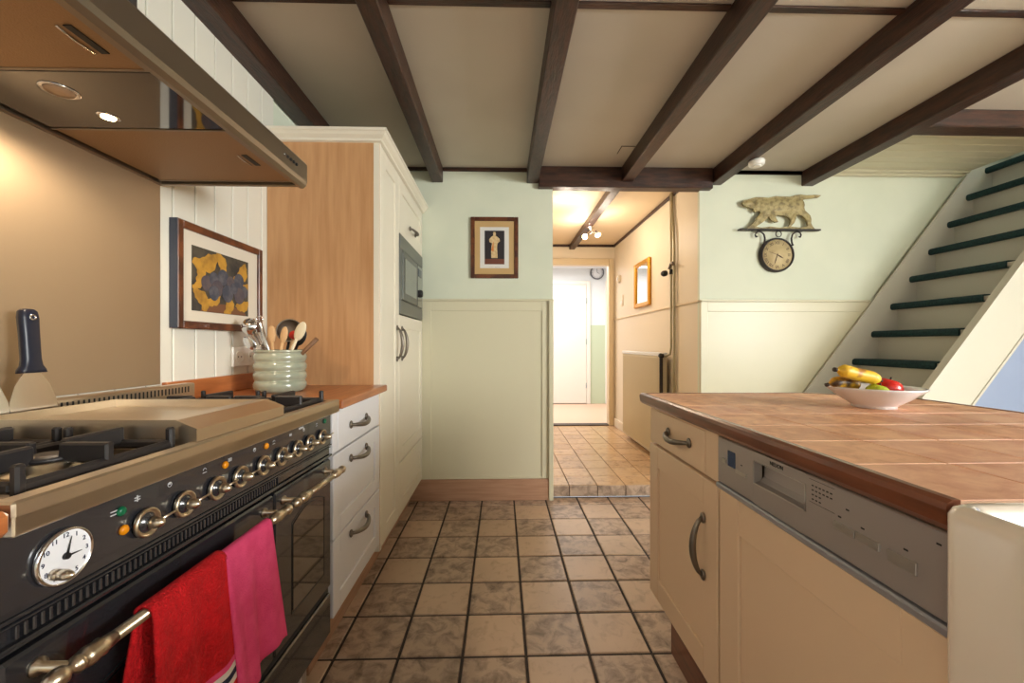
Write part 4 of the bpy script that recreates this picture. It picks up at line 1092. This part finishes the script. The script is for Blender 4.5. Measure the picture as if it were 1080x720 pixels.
def panel_box(nm, y0, y1, z0, z1, m, th=.0015): obj(nm, B(XD - th, XD + .001, y0, y1, z0, z1, .0005), m, cp)
panel_box('display', .955, .985, .808, .845, M_LCD)
for (y0, y1, z0, z1) in ((.993, 1.008, .810, .821), (.908, .950, .801, .810), (.589, .628, .800, .812), (.630, .670, .800, .812), (.536, .576, .795, .812)):
    panel_box('button', y0, y1, z0, z1, M_BTN, .003)
bm = bmesh.new()
for r_ in range(4):
    for c in range(6 if r_ < 2 else 3):
        y = .717 - c * .008; z = .852 - r_ * .008
        box(bm, XD - .0004, XD + .0005, y - .0022, y + .0022, z - .0011, z + .0011)
obj('printed_table', bm, M_BLACKM, cp)
for (y, z) in ((.645, .838), (.66, .821), (.618, .821), (.552, .822), (.93, .824), (.51, .850)): obj('printed_mark', B(XD - .0004, XD + .0005, y - .003, y + .003, z - .0012, z + .0012), M_BLACKM, cp)
for z in (.862, .822): obj('printed_line', B(XD - .0003, XD + .0005, .67, .725, z - .0003, z + .0003), M_BLACKM, cp)
obj('brand_lettering', text_bm('NEUON', .011, lambda a, b, c: (XD - .0003 - c, .812 - a, .858 + b)), M_BLACKM, cp, label='small dark brand lettering')
t.location.y -= .014
# under-sink cabinet
t = thing('sink_cabinet', 'cream base cabinet below the white sink', 'cabinet', (.9, .2, 0))
obj('carcass', B(XI + .021, IX1 - .2, -.6, .458, .19, .66), M_ISL, t)
for a, b_ in ((-.595, -.085), (-.08, .456)): obj('door', shaker(bmesh.new(), XI, -1, a, b_, .195, .655, .07), M_ISL, t)
# island worktop: tiled top with hardwood edge, notch for the sink
wt = thing('island_worktop', 'terracotta tiled island worktop with dark hardwood edge', 'worktop', (.95, .9, .878))
ZT = .916
outl = [(.522, .466), (.522, 1.53), (1.14, 1.53), (1.42, 1.365), (1.40, -.6), (1.02, -.6), (1.02, .466)]
inl = [(.540, .466), (.540, 1.514), (1.135, 1.514), (1.403, 1.356), (1.384, -.59), (1.02, -.59), (1.02, .466)]
bm = prism(bmesh.new(), inl, lambda a, b, d: (a, b, d), .878, ZT - .0012)
obj('bed', bm, M_ITG, wt)
# moulded edge swept along front, far and back
prof = [(0, .0), (-.010, .0), (-.0165, -.004), (-.018, -.012), (-.016, -.030), (-.010, -.038), (0, -.038)]
bm = bmesh.new(); pth = [(.540, .466, (1, 0)), (.540, 1.514, (1, -1)), (1.135, 1.514, (-.25, -1)), (1.403, 1.356, (-1, -.75)), (1.384, -.6, (-1, 0))]
rings = [[Vector((x + dx * a, y + dy * a, ZT + .001 + b_)) for a, b_ in prof] for x, y, (dx, dy) in pth]
ring_loft(bm, rings)
for f in bm.faces: f.smooth = False
obj('edge_moulding', bm, M_EDGE, wt, label='dark hardwood edge')
# counter tiles
bm = bmesh.new(); TI = .150
def clip_tile(bm, poly, mi):
    if len(poly) < 3: return
    cx = sum(p[0] for p in poly) / len(poly); cy = sum(p[1] for p in poly) / len(poly)
    lo = [bm.verts.new((p[0], p[1], ZT - .003)) for p in poly]
    hi = [bm.verts.new((p[0] + (cx - p[0]) * .008, p[1] + (cy - p[1]) * .008, ZT)) for p in poly]
    bm.faces.new(hi).material_index = mi
    for k in range(len(poly)): bm.faces.new((lo[k], lo[(k + 1) % len(poly)], hi[(k + 1) % len(poly)], hi[k])).material_index = mi
def clip(poly, n, c):      # keep n.p <= c
    out = []
    for i in range(len(poly)):
        p, q = poly[i], poly[(i + 1) % len(poly)]
        dp = n[0] * p[0] + n[1] * p[1] - c; dq = n[0] * q[0] + n[1] * q[1] - c
        if dp <= 0: out.append(p)
        if dp * dq < 0:
            s = dp / (dp - dq); out.append((p[0] + s * (q[0] - p[0]), p[1] + s * (q[1] - p[1])))
    return out
g = .0012
nx, ny_ = (1.514 - 1.356), (1.403 - 1.135)
for i in range(7):
    for j in range(15):
        x0, x1 = .541 + i * TI, .541 + (i + 1) * TI; y1_, y0_ = 1.513 - j * TI, 1.513 - (j + 1) * TI
        x1 = min(x1, 1.392)
        if x1 - x0 < .02: continue
        if y0_ < .466 and x0 < 1.02:
            if y1_ <= .47: 
                if x1 <= 1.05: continue
                x0 = 1.021
            else: y0_ = .467
        poly = [(x0 + g, y0_ + g), (x1 - g, y0_ + g), (x1 - g, y1_ - g), (x0 + g, y1_ - g)]
        poly = clip(poly, (nx, ny_), nx * 1.135 + ny_ * 1.512)
        clip_tile(bm, poly, 1 if random.random() < .4 else 0)
obj('tile_surface', bm, [M_IT, M_IT2], wt)
# butler sink
def sink():
    t = thing('butler_sink', 'large white fireclay butler sink at the right edge of the photo', 'sink', (.75, .15, .67))
    x0, x1, y0, y1, z0, z1 = .508, 1.00, -.20, .463, .672, .918
    def rr(x0, x1, y0, y1, r, z, n=6):
        pts = []
        for cx, cy, a0 in ((x1 - r, y1 - r, 0), (x0 + r, y1 - r, PI / 2), (x0 + r, y0 + r, PI), (x1 - r, y0 + r, 1.5 * PI)):
            for q in range(n + 1):
                a = a0 + PI / 2 * q / n; pts.append(Vector((cx + r * math.cos(a), cy + r * math.sin(a), z)))
        return pts
    def ins(d, r, z): return rr(x0 + d, x1 - d, y0 + d, y1 - d, r, z)
    rings = [ins(.02, .012, z0), ins(.008, .016, z0 + .004), ins(.002, .02, z0 + .016), ins(.0, .02, z0 + .03), ins(.0, .02, z1 - .012), ins(.003, .02, z1 - .004), ins(.010, .018, z1), ins(.018, .016, z1 - .001), ins(.024, .016, z1 - .008), ins(.028, .018, z1 - .03), ins(.034, .02, z0 + .06), ins(.045, .03, z0 + .035), ins(.08, .03, z0 + .028), ins(.18, .03, z0 + .024)]
    b_ = obj('basin', ring_loft(bmesh.new(), rings), M_CERAM, t)
    obj('drain', lathe(bmesh.new(), [(.001, .002), (.04, .002), (.043, .0), (.02, -.004)], (.754, .144, z0 + .0255), (0, 0, 1), 20), M_CHROME, t)
sink()

# ---------------------------------------------------------------- fruit bowl
BX, BY = 1.088, 1.165
t = thing('fruit_bowl', 'wide white rimmed bowl of fruit on the island worktop', 'bowl', (BX, BY, ZT))
prof = [(.001, .002), (.048, .0005), (.052, .001), (.052, .007), (.058, .012), (.084, .030), (.100, .045), (.114, .056), (.116, .060), (.112, .061), (.097, .051), (.078, .034), (.054, .016), (.001, .012)]
obj('bowl', lathe(bmesh.new(), prof, (BX, BY, ZT), (0, 0, 1), 64, cap=False), M_BOWL, t)
def apple(lab, c, r, m):
    t = thing('apple', lab, 'apple', (c[0], c[1], c[2] - r))
    pr = [(.001, -.80), (.25, -.90), (.55, -.80), (.85, -.45), (1.0, .0), (.98, .35), (.80, .68), (.50, .86), (.25, .84), (.08, .70), (.001, .66)]
    obj('flesh', lathe(bmesh.new(), [(a * r, b * r) for a, b in pr], c, (.25, -.15, 1), 28, cap=False), m, t)
    obj('stem', tube(bmesh.new(), [Vector(c) + Vector((.15, -.1, .65)) * r, Vector(c) + Vector((.28, -.1, 1.02)) * r], [.0018, .0024], 6), M_STEMD, t)
apple('red apple on the right side of the fruit bowl', (BX + .034, BY - .005, ZT + .052), .036, M_APPLE)
apple('yellow-green apple in the middle of the fruit bowl', (BX - .024, BY - .036, ZT + .045), .028, M_APPLEG)
def banana(lab, pts, r, m):
    p0 = Vector(pts[0]); t = thing('banana', lab, 'banana', p0, None)
    # catmull-rom
    P4 = [Vector(p) for p in pts]; out = []
    for i in range(len(P4) - 1):
        a = P4[max(i - 1, 0)]; b = P4[i]; c = P4[i + 1]; d = P4[min(i + 2, len(P4) - 1)]
        for q in range(6):
            s = q / 6; out.append(.5 * ((2 * b) + (c - a) * s + (2 * a - 5 * b + 4 * c - d) * s * s + (3 * b - a - 3 * c + d) * s ** 3))
    out.append(P4[-1]); n = len(out) - 1
    rad = []
    for i in range(n + 1):
        u = i / n
        rad.append(r * (.28 if u < .08 else .28 + .72 * min(1, (u - .08) / .16)) if u < .5 else r * (1 - max(0, (u - .82) / .18) ** 1.6 * .7))
    obj('skin', tube(bmesh.new(), out, rad, 8), m, t)
    bm = bmesh.new(); tube(bm, [out[0] - (out[1] - out[0]).normalized() * .006, out[0], out[1]], [r * .34, r * .33, r * .31], 8); tube(bm, [out[-1], out[-1] + (out[-1] - out[-2]).normalized() * .006], [r * .30, r * .2], 8)
    obj('tips', bm, M_STEMD, t)
banana('yellow banana lying on top of the fruit at the left of the bowl', [(BX - .138, BY - .03, ZT + .112), (BX - .116, BY - .03, ZT + .109), (BX - .078, BY - .03, ZT + .099), (BX - .042, BY - .032, ZT + .091), (BX - .016, BY - .036, ZT + .082)], .0185, M_BANANA)
banana('spotted banana under the topmost banana in the bowl', [(BX - .132, BY + .006, ZT + .066), (BX - .112, BY + .004, ZT + .072), (BX - .084, BY + .006, ZT + .074), (BX - .056, BY + .010, ZT + .068), (BX - .034, BY + .016, ZT + .060)], .017, M_BANANA2)
